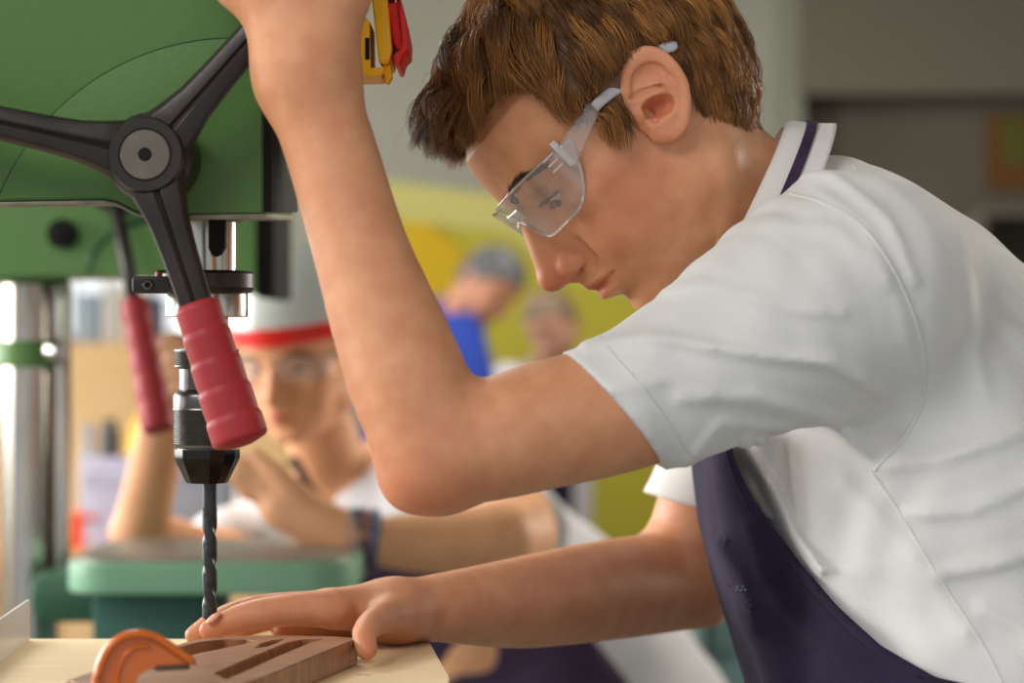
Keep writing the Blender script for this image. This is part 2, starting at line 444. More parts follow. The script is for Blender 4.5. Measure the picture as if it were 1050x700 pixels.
av, aq = surf(near_arm, W(200, 540, 1.30), W(900, -150, 1.50), .002) if False else surf(near_arm, (-.21, 1.30, 1.13), (.26, 1.50, 1.56), .0021)
bodyparts.append((av, aq, .06+.35*np.exp(-((av-np.array(W(432, 505, 1.33)))**2).sum(1)/.0009)))

FAR = [(398, 627, 1.575, 29), (450, 623, 1.60, 35), (520, 619, 1.655, 45), (600, 611, 1.72, 53.5), (655, 605, 1.77, 56), (694, 598, 1.80, 52)]
FAR2 = [(694, 598, 1.80, 52), (716, 545, 1.80, 50), (735, 480, 1.79, 50), (800, 350, 1.75, 70)]
def far_arm(P):
    d = smin(chain(P, FAR, .010), chain(P, FAR2, .010), .014)
    d = smin(d, chain(P, [(712, 618, 1.80, 30), (705, 600, 1.80, 34)], 0), .012)
    hand = chain(P, [(402, 624, 1.572, 27), (342, 625, 1.537, 20)], 0)
    for n in ([(400, 624, 1.575, 26), (338, 621, 1.555, 18)], [(402, 626, 1.58, 26), (335, 622, 1.578, 15)], [(404, 628, 1.585, 25), (338, 627, 1.60, 14)]):
        hand = smin(hand, chain(P, n, 0), .008)
    hand = smin(hand, chain(P, [(408, 642, 1.605, 20), (345, 641, 1.60, 15), (290, 646, 1.595, 11)], 0), .012)
    d = smin(d, hand, .012)
    fing = [[(342, 624, 1.532, 20), (300, 625, 1.525, 17), (260, 630, 1.520, 15.5), (234, 638, 1.517, 13.5), (214, 646, 1.515, 10)],
            [(338, 620, 1.556, 16), (262, 624, 1.548, 14), (222, 637, 1.544, 12), (199, 651, 1.542, 9.5)],
            [(335, 623, 1.578, 15), (270, 627, 1.574, 13), (232, 638, 1.571, 11), (208, 650, 1.57, 9)],
            [(338, 628, 1.60, 14), (288, 632, 1.60, 12), (255, 642, 1.60, 10), (236, 650, 1.598, 8.5)]]
    for n in fing: d = smin(d, chain(P, n, .001), .0035)
    th = chain(P, [(414, 628, 1.565, 22), (390, 634, 1.515, 16), (374, 648, 1.478, 13), (376, 666, 1.466, 11)], .003)
    return smin(d, th, .016)
fv, fq = surf(far_arm, (-.225, 1.43, 1.035), (.245, 1.86, 1.26), .0019)
fl = .10+.30*np.exp(-((fv-np.array(W(376, 664, 1.45)))**2).sum(1)/.0002)+.25*np.exp(-((fv-np.array(W(214, 645, 1.51)))**2).sum(1)/.0003)
bodyparts.append((fv, fq, fl))

# ------------------------------------------------------------------ shirt
def wpoly(pts, Y): return [(W(a, b, Y).x, W(a, b, Y).z) for a, b in pts]
TORSO = [(872, 300, 126), (925, 400, 170), (965, 520, 205), (1010, 700, 225), (1060, 860, 235)]
TY, TK = 1.59, .74
def torso(P, grow=0):
    Q = (P[0], (P[1]-TY)*TK, P[2]); d = None
    for (a, b, r), (c, e, t) in zip(TORSO[:-1], TORSO[1:]):
        p = W(a, b, TY); q = W(c, e, TY); k = rcone(Q, (p.x, 0, p.z), (q.x, 0, q.z), r*PX(TY)+grow, t*PX(TY)+grow)
        d = k if d is None else smin(d, k, .03)
    return d
SLV = [(575, 435, 1.362, 73), (640, 418, 1.375, 75), (742, 366, 1.40, 89), (800, 334, 1.415, 108), (872, 296, 1.44, 122)]
FS = [(690, 560, 1.80, 60), (716, 520, 1.80, 57), (745, 460, 1.79, 62), (800, 360, 1.75, 85), (850, 320, 1.72, 100)]
RIDGES = [([(598, 352), (660, 345), (760, 362), (840, 372), (900, 405)], 7, 3.2), ([(640, 305), (710, 292), (800, 318), (850, 322)], 7, 2.0),
          ([(690, 405), (760, 405), (850, 430), (890, 470)], 8, 2.4), ([(805, 170), (850, 178), (900, 230), (925, 290)], 6, 2.2),
          ([(835, 195), (875, 235), (898, 290)], 8, 1.8), ([(775, 452), (800, 500), (825, 555), (850, 590)], 6, 4.5), ([(760, 450), (770, 480), (800, 540)], 6, 3),
          ([(900, 480), (960, 470), (1050, 440)], 9, 2.4), ([(930, 525), (990, 520), (1060, 490)], 9, 2.4), ([(960, 585), (1010, 575), (1060, 560)], 9, 2.4),
          ([(870, 500), (930, 560), (985, 640)], 12, 2.0), ([(700, 470), (730, 430), (800, 440)], 7, 2), ([(975, 240), (1000, 330), (1010, 400)], 12, 2.0),
          ([(790, 230), (850, 240), (905, 300), (930, 380)], 9, 1.6), ([(620, 395), (680, 385), (720, 400)], 8, 1.8), ([(1000, 620), (1040, 640), (1070, 690)], 8, 2.2)]
RID = [(wpoly(p, 1.42), s*PX(1.42), a*.001) for p, s, a in RIDGES]
hemA, hemB = W(577, 360, 1.36), W(692, 488, 1.36)
hn = Vector((-(hemB.z-hemA.z), 0, hemB.x-hemA.x)).normalized()
if hn.x > 0: hn = -hn
hn = (hn+Vector((0, -.10, 0))).normalized()
h2A, h2B = W(679, 509, 1.80), W(720, 519, 1.80)
h2 = Vector((h2B.z-h2A.z, 0, -(h2B.x-h2A.x))).normalized()
if h2.z > 0: h2 = -h2
def shirt_outer(P, folds=True):
    s = chain(P, SLV, .012); t = torso(P)
    d = smin(t, s, .030)
    d = smin(d, chain(P, [(815, 278, 1.50, 58), (880, 305, 1.5, 108)], 0), .03)       # the yoke next to the neck
    d = smin(d, chain(P, [(838, 250, 1.57, 88), (905, 320, 1.58, 120)], 0), .02)
    f = chain(P, FS, .01); d = smin(d, f, .025)
    if folds:
        near = np.clip((1.60-P[1])/.08, 0, 1)
        for pl, sg, am in RID: d = d-near*1.35*am*np.exp(-(d2poly(P[0], P[2], pl)/sg)**2)
        w = .0014*np.sin(60*P[0]+38*P[2]+4*np.sin(30*P[1]+20*P[2]))*np.sin(33*P[2]-25*P[1]+3*np.sin(40*P[0]))
        d = d+w
        # armhole groove and sleeve cuff ridge
    c1 = (P[0]-hemA.x)*hn.x+(P[1]-1.36)*hn.y+(P[2]-hemA.z)*hn.z
    c2 = (P[0]-h2A.x)*h2.x+(P[2]-h2A.z)*h2.z
    farm = np.where(P[1] > 1.70, c2, -1); 
    nearm = np.where((P[1] < 1.52) & (P[0] < W(735, 0, 1.4).x), c1, -1)
    d = d-.0012*np.exp(-((nearm+.026)/.0016)**2)*(nearm > -.05)*.0
    d = smax(d, nearm, .0015); d = smax(d, farm, .0015)
    return d, nearm, farm
def shirt(P):
    d, nearm, farm = shirt_outer(P)
    # neck opening
    n = rcone(P, W(735, 165, 1.58), W(815, 268, 1.585), 84*PX(1.58), 84*PX(1.58))
    return smax(d, -n, .004)
def near_arm2(P): return chain(P, NEAR2, .010)-.0006
def far_arm2(P): return chain(P, FAR2, .010)-.0006
sv, sq = surf(shirt, (.015, 1.30, .86), (.46, 1.89, 1.39), .0026)
sv = relax(sv, sq, 1, .4)
SHIRTM = mat('white_cotton', '#dcdad8', rough=.9, spec=.15, noise='#d6d4d2', nscale=30, bump=.35, bscale=1500, sheen=.15)

boy = thing('person', (W(900, 0, 1.6).x, 1.6, 0), 'young man in white polo shirt and dark apron bending over the drill press bench', 'person')
V, Q = joinq([(a, b) for a, b, c in bodyparts])
me = fmesh('body', V, Q)
at = me.attributes.new('flush', 'FLOAT', 'POINT'); at.data.foreach_set('value', np.concatenate([c for a, b, c in bodyparts]).astype(np.float32))
BODY = link('body', me, SKIN, boy)
SHIRT = link('polo_shirt', fmesh('polo_shirt', sv, sq), SHIRTM, boy)
sbvh = BVHTree.FromPolygons([tuple(v) for v in sv], [tuple(q) for q in sq.tolist()])
CAM = Vector((0, 0, CZ))
def hit(bvh, px, py, off=0.0):
    d = (W(px, py, 1)-CAM).normalized(); h = bvh.ray_cast(CAM, d)
    return None if h[0] is None else h[0]+h[1]*off
def seam(pl, rad=.0012, off=.0, name='seam', m=None, sq_=(1, 1), parent=None, bv=None):
    pts = [hit(bv or sbvh, p[0], p[1], off) for p in cat_rom(pl, 10)]; pts = [p for p in pts if p is not None]
    k = [pts[0]]
    for p in pts[1:]:
        if (p-k[-1]).length < .02: k.append(p)
    for _ in range(2): k = [k[0]]+[(k[i-1]+k[i]*2+k[i+1])/4 for i in range(1, len(k)-1)]+[k[-1]]
    return link(name, bmm(name, tube(k, rad, 6, sq=sq_), True), m or SHIRTM, parent or SHIRT)
seam([(803, 197), (845, 208), (880, 228), (905, 258), (928, 300), (944, 345), (949, 385), (943, 420), (925, 450), (897, 482)], .0017, -.0006)
seam([(893, 482), (925, 530), (955, 580), (985, 625), (1012, 668), (1030, 705)], .0014, -.0005)
seam([(866, 150), (885, 190), (897, 225), (905, 255)], .0012, -.0005)
seam([(610, 340), (632, 368), (662, 402), (690, 440), (713, 470)], .0014, -.0005)

# collar of the polo shirt: a folded band around the neck
nax = (Vector(W(735, 165, 1.58))-Vector(W(815, 268, 1.585))).normalized()
def collar_pt(phi, v, grow=0):
    """phi round the neck, v 0..1 from the top fold down the outside"""
    rc = Vector(W(757, 222, 1.583)); 
    e1 = Vector((.44, 0, .90)).normalized(); e2 = Vector((0, -1, 0)); n = Vector((-.90, 0, .44))
    r1 = 105*PX(1.58); r2 = .064
    top = rc+e1*(math.cos(phi)*r1)+e2*(math.sin(phi)*r2)
    fl = min(v*2.2, 1); out = (e1*math.cos(phi)*1.0+e2*math.sin(phi)).normalized()
    drop = -n*(.034*v)*(1-.12*math.cos(phi))
    bow = out*(.0045*math.sin(min(v, .3)/.3*math.pi/2)+.011*v**1.4+grow)
    return top+drop+bow+n*(.0025*(1-abs(1-2*min(v*4, 1))))
def ring_sheet(v0, v1, th, nv=8, nu=96, grow=0, ph=(0, 2*math.pi)):
    bm = bmesh.new(); G = []
    for i in range(nv+1):
        v = v0+(v1-v0)*i/nv; G.append([bm.verts.new(collar_pt(ph[0]+(ph[1]-ph[0])*k/nu, v, grow)) for k in range(nu)])
    for i in range(nv-1, -1, -1): G.append([bm.verts.new(collar_pt(ph[0]+(ph[1]-ph[0])*k/nu, v0+(v1-v0)*(i+1)/nv, grow-th)) for k in range(nu)])
    G.append([bm.verts.new(collar_pt(ph[0]+(ph[1]-ph[0])*k/nu, v0, grow-th)) for k in range(nu)])
    m = len(G)
    for i in range(m):
        for k in range(nu): bm.faces.new((G[i][k], G[i][(k+1) % nu], G[(i+1) % m][(k+1) % nu], G[(i+1) % m][k]))
    return bm
COLLARM = mat('white_rib_knit', '#d8d4d2', rough=.92, spec=.1, bump=.5, bscale=900, stretch=(1, 1, 1))
link('collar', bmm('collar', ring_sheet(0, 1, .003, 12), True), COLLARM, SHIRT)

# ------------------------------------------------------------------ apron
APM = mat('navy_purple_cotton', '#231c2f', rough=.88, spec=.1, noise='#30283e', nscale=14, bump=.4, bscale=900, sheen=.04)
STM = mat('purple_webbing', '#33263f', rough=.8, spec=.15, noise='#46354f', nscale=120, bump=.6, bscale=1200)
edge = wpoly([(752, 440), (762, 478), (778, 515), (800, 545), (828, 583), (860, 622), (900, 659), (950, 686), (1010, 695), (1300, 700)], 1.44)
mask = edge+wpoly([(1300, 1000), (500, 1000), (500, 400), (752, 400)], 1.44)
bibf = wpoly([(729, 430), (731, 465), (734, 505), (741, 560), (757, 625), (778, 690), (808, 790), (1300, 800), (1300, 430)], 1.50)
def apron(P):
    t = torso(P, .0045)
    bib = smax(sdpoly(P[0], P[2], bibf), np.abs(P[1]-1.60)-.125, .03)
    d = smin(t, bib, .008)
    near = np.clip((1.60-P[1])/.08, 0, 1)
    for pl, s, a in APR: d = d-near*a*np.exp(-(d2poly(P[0], P[2], pl)/s)**2)
    d = d+.0009*np.sin(90*P[0]+40*P[2]+3*np.sin(50*P[2]))*near
    m = sdpoly(P[0], P[2], mask)
    d = smax(d, m, .002)
    top = P[2]-W(0, 425, 1.5).z
    return np.maximum(d, top)
APR = [(wpoly(p, 1.46), s*PX(1.46), a*.001) for p, s, a in [([(775, 510), (815, 575), (862, 630), (905, 668), (960, 695)], 5, 2.2), ([(770, 540), (790, 600), (830, 660)], 8, 2.2), ([(740, 560), (765, 600), (775, 650)], 7, 1.8), ([(730, 520), (745, 590), (760, 640)], 6, 1.4), ([(800, 620), (850, 665), (900, 700)], 9, 2)]]
pv, pq = surf(apron, (.06, 1.38, .86), (.44, 1.80, 1.22), .0026)
APRON = link('apron', fmesh('apron', relax(pv, pq, 1, .4), pq), APM, boy)
link('neck_strap', bmm('neck_strap', ring_sheet(.40, .60, .0016, 5, grow=.0018), True), STM, APRON, 'purple woven neck strap')
abvh = BVHTree.FromPolygons([tuple(v) for v in pv], [tuple(q) for q in pq.tolist()])
seam([(742, 452), (752, 488), (768, 522), (790, 553), (818, 591), (851, 630), (892, 667), (945, 695)], .0007, 0, 'stitched_edge', APM, parent=APRON, bv=abvh)
# nails
for (x, y, Y, r, ax) in [(219, 633, 1.508, 7, (-1, -.6, -.75))]:
    bm = bmesh.new(); p = W(x, y, Y); a_, b_, d_ = frame_of(ax)
    bmesh.ops.create_uvsphere(bm, u_segments=16, v_segments=10, radius=1, matrix=Matrix.Translation(p) @ Matrix((tuple(a_), tuple(b_), tuple(d_))).transposed().to_4x4() @ Matrix.Diagonal((.0036, .0018, .0056, 1)))
    link('fingernail', bmm('fingernail', bm, True), mat('fingernail', '#dca48c', rough=.3, spec=.5), BODY)
# frayed tears and a paint mark
for (x, y, n, sp) in [(745, 555, 16, 2), (749, 600, 10, 1.8), (768, 622, 22, 3)]:
    bm = bmesh.new()
    for i in range(n):
        p = hit(abvh, x+R0.gauss(0, sp*.3), y+R0.gauss(0, sp), .0004)
        if p is None: continue
        q = p+Vector((R0.gauss(0, .0014), -abs(R0.gauss(0, .0008)), R0.gauss(0, .002)))
        tube([p, (p+q)/2+Vector((R0.gauss(0, .0006), -.0004, 0)), q], [.00035, .0003, .0001], 4, bm)
    link('frayed_tear', bmm('frayed_tear', bm, True), mat('frayed_thread', '#453c56', rough=.9), APRON)
bm = bmesh.new()
for i in range(26):
    p = hit(abvh, 760+R0.uniform(-5, 5), 603+R0.uniform(-2.5, 2.5), .0003)
    if p: bmesh.ops.create_icosphere(bm, subdivisions=1, radius=R0.uniform(.0003, .0009), matrix=Matrix.Translation(p) @ Matrix.Diagonal((1.3, .35, 1, 1)))
link('paint_mark', bmm('paint_mark', bm, True), mat('grey_paint_mark', '#56606c', rough=.8), APRON)

# hidden lower body: trousers and shoes so that the figure stands on the floor
def legs(P):
    d = None
    for sy in (1.49, 1.69):
        for p, q, a, b in [((.34, sy, .86), (.33, sy, .48), .085, .06), ((.33, sy, .48), (.42, sy, .10), .06, .045)]:
            e = rcone(P, p, q, a, b); d = e if d is None else smin(d, e, .02)
    e = ell(P, (.35, 1.59, .86), (.15, .17, .12)); return smin(d, e, .04)
lv, lq = surf(legs, (.15, 1.38, .05), (.55, 1.8, .99), .008)
link('trousers', fmesh('trousers', lv, lq), mat('dark_trousers', '#23262e', rough=.9), boy)
for sy in (1.49, 1.69):
    bm = bmesh.new(); 
    def shoe(P): return smax(smin(ell(P, (.34, sy, .03), (.13, .045, .045)), ell(P, (.42, sy, .06), (.05, .042, .06)), .02), -P[2]+.001, .005)
    v_, q_ = surf(shoe, (.18, sy-.06, -.01), (.5, sy+.06, .15), .006); link('shoe', fmesh('shoe', v_, q_), mat('black_leather', '#181716', rough=.5), boy)

# ------------------------------------------------------------------ eyes, brows
for sd in (1, -1):
    bm = bmesh.new(); bmesh.ops.create_uvsphere(bm, u_segments=24, v_segments=16, radius=.0124, matrix=Matrix.Translation(HF.wor([[94.5, sd*31, 6]])[0]))
    E = link('eyeball', bmm('eyeball', bm, True), mat('eye_white', '#cfc4ba', rough=.2), boy)
    c = Vector(HF.wor([[94.5, sd*31, 6]])[0]); dr = Vector(HF.wor([[96, sd*31.2, 5.0]])[0])-c; dr.normalize()
    link('iris', bmm('iris', lathe([(.0001, .0134), (.0025, .0132), (.0055, .0120), (.0064, .0106)], c, dr, 20, cap=False), True), mat('dark_iris', '#2b2018', rough=.15), E)
HAIRM = None
HBR = mat('brown_hair', '#4a2910', rough=.38, spec=.5, attr='tone', attrcol='#b97d3e')
hb = BVHTree.FromPolygons([tuple(v) for v in hv], [tuple(q) for q in hq.tolist()])
def onhead(f, s, u, bv=None):
    """point of the head's skin straight outward from its axis"""
    o = Vector((10, 0, u)); d = Vector((f-10, s, 0)).normalized(); h = (bv or hb).ray_cast(o+d*200, -d); return h[0], h[1]
def face_hairs(rows, n, ln, w, seed, frame=HF, bv=None):
    r = random.Random(seed); P = []
    for i in range(n):
        t = r.random(); k = t*(len(rows)-1); j = min(int(k), len(rows)-2); q = k-j
        f, s, u, th = [rows[j][m]*(1-q)+rows[j+1][m]*q for m in range(4)]
        p, nn = onhead(f, s, u+r.uniform(-1, 1)*th, bv)
        if p is None: continue
        nx = Vector([rows[j+1][m]-rows[j][m] for m in range(3)]).normalized()
        dr = (nx+nn*.04+Vector((0, 0, r.uniform(-.18, .3)))).normalized()
        P.append([p+dr*ln*x+nn*(.3-.9*x*x) for x in (0, .33, .66, 1)])
    A = np.array([[list(x) for x in s] for s in P]); return strands(None, frame.wor(A), w, 3)
pr = [face_hairs([(118, sd*13, 21, 2.2), (112, sd*27, 27, 3.4), (104, sd*40, 28.5, 2.6), (96, sd*51, 24, 1.4)], 420, 7, .00028, 3+sd) for sd in (1, -1)]
for v_, q_ in pr: link('eyebrow', fmesh('eyebrow', v_, q_), mat('eyebrow_hair', '#4b2f1b', rough=.6), boy)
def lashes(sd):
    P = []
    for i in range(130):
        al = math.radians(R0.uniform(-35, 68)); b_ = (94.5+13.3*math.cos(al), sd*(31+13.8*math.sin(al)), 8.6+R0.uniform(-.3, .3)-2.2*abs(al)/1.2)
        d = (math.cos(al), sd*math.sin(al), -.25+R0.uniform(-.1, .1)); L_ = R0.uniform(5, 8)
        P.append([[b_[0]+d[0]*L_*t, b_[1]+d[1]*L_*t, b_[2]+d[2]*L_*t+2.2*t*t] for t in (0, .33, .66, 1)])
    return strands(None, HF.wor(np.array(P)), .00030, 3)
pr = [lashes(1), lashes(-1)]
for v_, q_ in pr: link('eyelashes', fmesh('eyelashes', v_, q_), mat('lash_hair', '#1a100a', rough=.5), boy)

# ------------------------------------------------------------------ hair of the boy
hl_px = [(476, 160, 1.58), (492, 135, 1.56), (508, 108, 1.54), (532, 92, 1.53), (556, 112, 1.52), (585, 122, 1.515), (606, 120, 1.51), (618, 140, 1.51), (640, 142, 1.51), (646, 112, 1.51), (652, 62, 1.51),
         (690, 54, 1.51), (706, 92, 1.51), (735, 116, 1.52), (765, 120, 1.54), (800, 124, 1.57)]
HLN = [tuple(hl(*p)[k] for k in (0, 2)) for p in hl_px]
HPOLY = HLN+[(-150, HLN[-1][1]), (-150, 250), (190, 250), (190, HLN[0][1])]
inh = inpoly(HLOC[:, 0], HLOC[:, 2], HPOLY)
fin = inh[hq].all(1)
cap_q = hq[fin]; used = np.unique(cap_q); mp = -np.ones(len(hv), int); mp[used] = np.arange(len(used))
dist = d2poly(HLOC[used, 0], HLOC[used, 2], HLN)
thick = 3.0*np.clip(dist/10, 0, 1)+.25
capv = HLOC[used]+HN[used]*thick[:, None]
# thick side of the sheet
capb = HLOC[used]-HN[used]*.6
cq = mp[cap_q]
cap_mesh = (HF.wor(capv), cq)
def hair_strands(n, seed, lenf=1.0, pool=None):
    g = np.random.default_rng(seed); pool = used if pool is None else pool
    ci = pool[g.integers(0, len(pool), n)]
    P = HLOC[ci]; Nn = HN[ci]
    nc = 520; cc = used[g.integers(0, len(used), nc)]; CP = HLOC[cc]
    near_c = np.argmin(((P[:, None, :]-CP[None])**2).sum(2), 1)
    crown = np.array([2., 0., 128.])
    f, s, u = P.T
    top = np.clip((u-60)/50, 0, 1)*np.clip((f-10)/50, 0, 1)
    front = np.clip((f-75)/35, 0, 1)*np.clip((u-55)/20, 0, 1)
    back = np.clip((-f-5)/40, 0, 1)
    side = np.clip((np.abs(s)-45)/20, 0, 1)*np.clip((70-u)/40, 0, 1)*(1-back)
    nape = back*np.clip((10-u)/40, 0, 1)
    L = 46+22*top+6*front-10*side+2*back+4*nape
    L = L*lenf*g.uniform(.8, 1.12, n)
    sdb = np.clip((20-u)/40, 0, 1)*np.clip((f-5)/20, 0, 1); L = L*(1-.35*sdb)
    cj = g.normal(size=(nc, 3))*.22
    jit = cj[near_c]*(1+.7*np.clip((P[:, 0:1]-70)/35, 0, 1))+g.normal(size=(n, 3))*.07
    lift0 = .50+.45*front+.25*back+.45*nape
    K = 11; step = L/K; X = P+Nn*.5; paths = [X.copy()]
    D = None
    cen = np.array([31, 0, 40.])
    for k in range(K):
        t = k/(K-1)
        N2 = (X-cen)/np.array([91., 76., 84.])**2; N2 /= np.linalg.norm(N2, axis=1, keepdims=True)
        away = X-crown; away -= (away*N2).sum(1, keepdims=True)*N2; away /= np.linalg.norm(away, axis=1, keepdims=True)+1e-6
        # side hair leans back towards the ears at the temple, forward tips flick up
        away[:, 0] += .25*side*(1-t)
        lift = lift0*(1-t)*1.15-.22*t*(1-front)+front*(1.15*t)+.22*nape*t
        hgt = np.sqrt((((X-cen)/np.array([91., 76., 84.]))**2).sum(1))-1
        lift = lift-np.clip((hgt-.125-.16*front-.02*back)*6, 0, 1.2)
        lift = lift+np.clip((.03-hgt)*10, 0, 1)*(t > .25)
        nd = away+N2*lift[:, None]+jit*(.6+.8*t)
        if D is None: D = nd*.5+Nn*.6
        D = D*.55+nd*.45*1.2; D /= np.linalg.norm(D, axis=1, keepdims=True)
        X = X+D*step[:, None]; paths.append(X.copy())
    A = np.stack(paths, 1)
    # clumping towards a neighbour's path
    order = np.argsort(((P-CP[near_c])**2).sum(1)); lead = np.zeros(nc, int)-1
    for i in order:
        c = near_c[i]
        if lead[c] < 0: lead[c] = i
    LP = A[lead[near_c]]
    tt = np.linspace(0, 1, K+1)[None, :, None]; cl = g.uniform(.35, .85, n)[:, None, None]
    off = (P-P[lead[near_c]])[:, None, :]
    A = A*(1-cl*tt**1.1)+(LP+off*.25)*cl*tt**1.1
    ct = g.uniform(.0, .75, nc)[near_c]
    tone = np.clip(ct+g.normal(0, .14, n)+.22*back+.12*side-.22*front, 0, 1)
    return A, g.uniform(.7, 1.25, n), tone
VIS = [tuple(hl(x, y, Y)[k] for k in (0, 2)) for x, y, Y in [(418, 150, 1.58), (440, 154, 1.58), (470, 159, 1.57), (484, 152, 1.56), (494, 132, 1.54), (508, 110, 1.53), (530, 99, 1.52), (546, 105, 1.52), (560, 121, 1.515), (580, 134, 1.51), (600, 128, 1.51),
       (613, 150, 1.51), (630, 158, 1.51), (651, 153, 1.51), (648, 125, 1.51), (640, 92, 1.51), (643, 68, 1.51), (660, 55, 1.51), (688, 60, 1.51), (703, 88, 1.51), (713, 113, 1.515), (730, 126, 1.52), (755, 127, 1.53), (775, 132, 1.55), (806, 152, 1.575)]]
VPOLY = VIS+[(-170, VIS[-1][1]-6), (-170, 290), (230, 290), (230, VIS[0][1])]
TMP = [tuple(hl(x, y, 1.505)[k] for k in (0, 2)) for x, y in [(586, 150), (607, 114), (650, 72), (692, 50)]]
def keep_out(A, seed):
    """push hairs out of the skin, end them at the visible hairline, tuck them under the side arms"""
    sh = A.shape; P = A.reshape(-1, 3); LL = [P[:, 0], P[:, 1], P[:, 2]]; d = head_sdf(LL, neck_l(LL))
    cen = np.array([25, 0, 20.]); N2 = P-cen; N2 /= np.linalg.norm(N2, axis=1, keepdims=True)
    P = P+N2*np.clip(.8-d, 0, 12)[:, None]*(d < .8)[:, None]
    near = (d2poly(P[:, 0], P[:, 2], TMP) < 5.5) & (np.abs(P[:, 1]) > 60)
    lim = np.interp(P[:, 0], [-40, 0, 30, 75], [76, 80, 79, 71]); P[:, 1] = np.where(near, np.sign(P[:, 1])*np.minimum(np.abs(P[:, 1]), lim), P[:, 1])
    er = ((P[:, 0]-EC[0])/19)**2+((P[:, 2]-EC[2])/28)**2 < 1
    P[:, 1] = np.where(er, np.clip(P[:, 1], -70, 70), P[:, 1])
    A = P.reshape(sh); g = np.random.default_rng(seed); j = g.normal(0, 1.6, sh[0])[:, None]
    out = sdpoly(A[:, :, 0], A[:, :, 2], VPOLY) > j
    K = sh[1]-1; first = np.where(out.any(1), np.argmax(out, 1), K+1); end = np.clip(first-.5, 1, K)
    end = np.where(first > K, K, end)
    B = np.empty_like(A); ks = np.linspace(0, 1, K+1)
    for i, t in enumerate(ks):
        x = t*end; lo = np.floor(x).astype(int); hi = np.minimum(lo+1, K); w = (x-lo)[:, None]; r = np.arange(sh[0])
        B[:, i] = A[r, lo]*(1-w)+A[r, hi]*w
    keep = first > 1
    return B[keep], keep
A1, w1, c1_ = hair_strands(21000, 4); A1, k1 = keep_out(A1, 1)
A2, w2, c2_ = hair_strands(500, 8, 1.12); A2, k2 = keep_out(A2, 2)
nape_pool = used[(HLOC[used, 0] < 5) & (HLOC[used, 2] < 25)]
A3, w3, c3_ = hair_strands(6000, 11, .9, nape_pool); A3, k3 = keep_out(A3, 3)
parts_ = [cap_mesh, strands(w3[k3], HF.wor(A3), .00030, 11), strands(w1[k1], HF.wor(A1), .00030, 11), strands(w2[k2], HF.wor(A2), .00016, 11)]
V, Q = joinq(parts_)
tone = np.concatenate([np.full(len(cap_mesh[0]), .1), strand_tone(0, 11, c3_[k3]), strand_tone(0, 11, c1_[k1]), strand_tone(0, 11, c2_[k2])]).astype(np.float32)
hme = fmesh('hair', V, Q); at = hme.attributes.new('tone', 'FLOAT', 'POINT'); at.data.foreach_set('value', tone)
HAIR = link('hair', hme, HBR, boy)

# ------------------------------------------------------------------ safety glasses
GL = thing('safety_glasses', tuple(HF.wor([[120, 0, 10]])[0]), 'clear wraparound safety glasses with pale grey side arms on the young man\'s face', 'safety glasses')
LENSM = glass('clear_polycarbonate', base=.05, haze=.09, hcol='#e8e4e2')  # pale haze stands in for whitish reflections on the lens
RIMM = glass('clear_edge', (.85, .86, .87), base=.25, haze=.25, hcol='#e6e2e0')
ARMM = mat('pale_grey_plastic', '#a9a6a8', rough=.45)
def lens_pt(th, v, side, off=0):
    """th 0 at the bridge .. 1 at the hinge; v 0 top .. 1 bottom"""
    phi = math.radians(8+70*th); R1, R2 = 62+off, 66+off
    f = 66+R1*math.cos(phi); s = R2*math.sin(phi)*1.06+2
    top = 27+1*th-4*th**3; bot = -10-1.5*math.sin(math.pi*th)+34*(max(0, th-.62)/.38)**2.2
    if th < .22: bot += ((.22-th)/.22)**1.3*20
    u = top+(bot-top)*v
    f += -(v-.45)*6+2
    return (f, side*s, u)
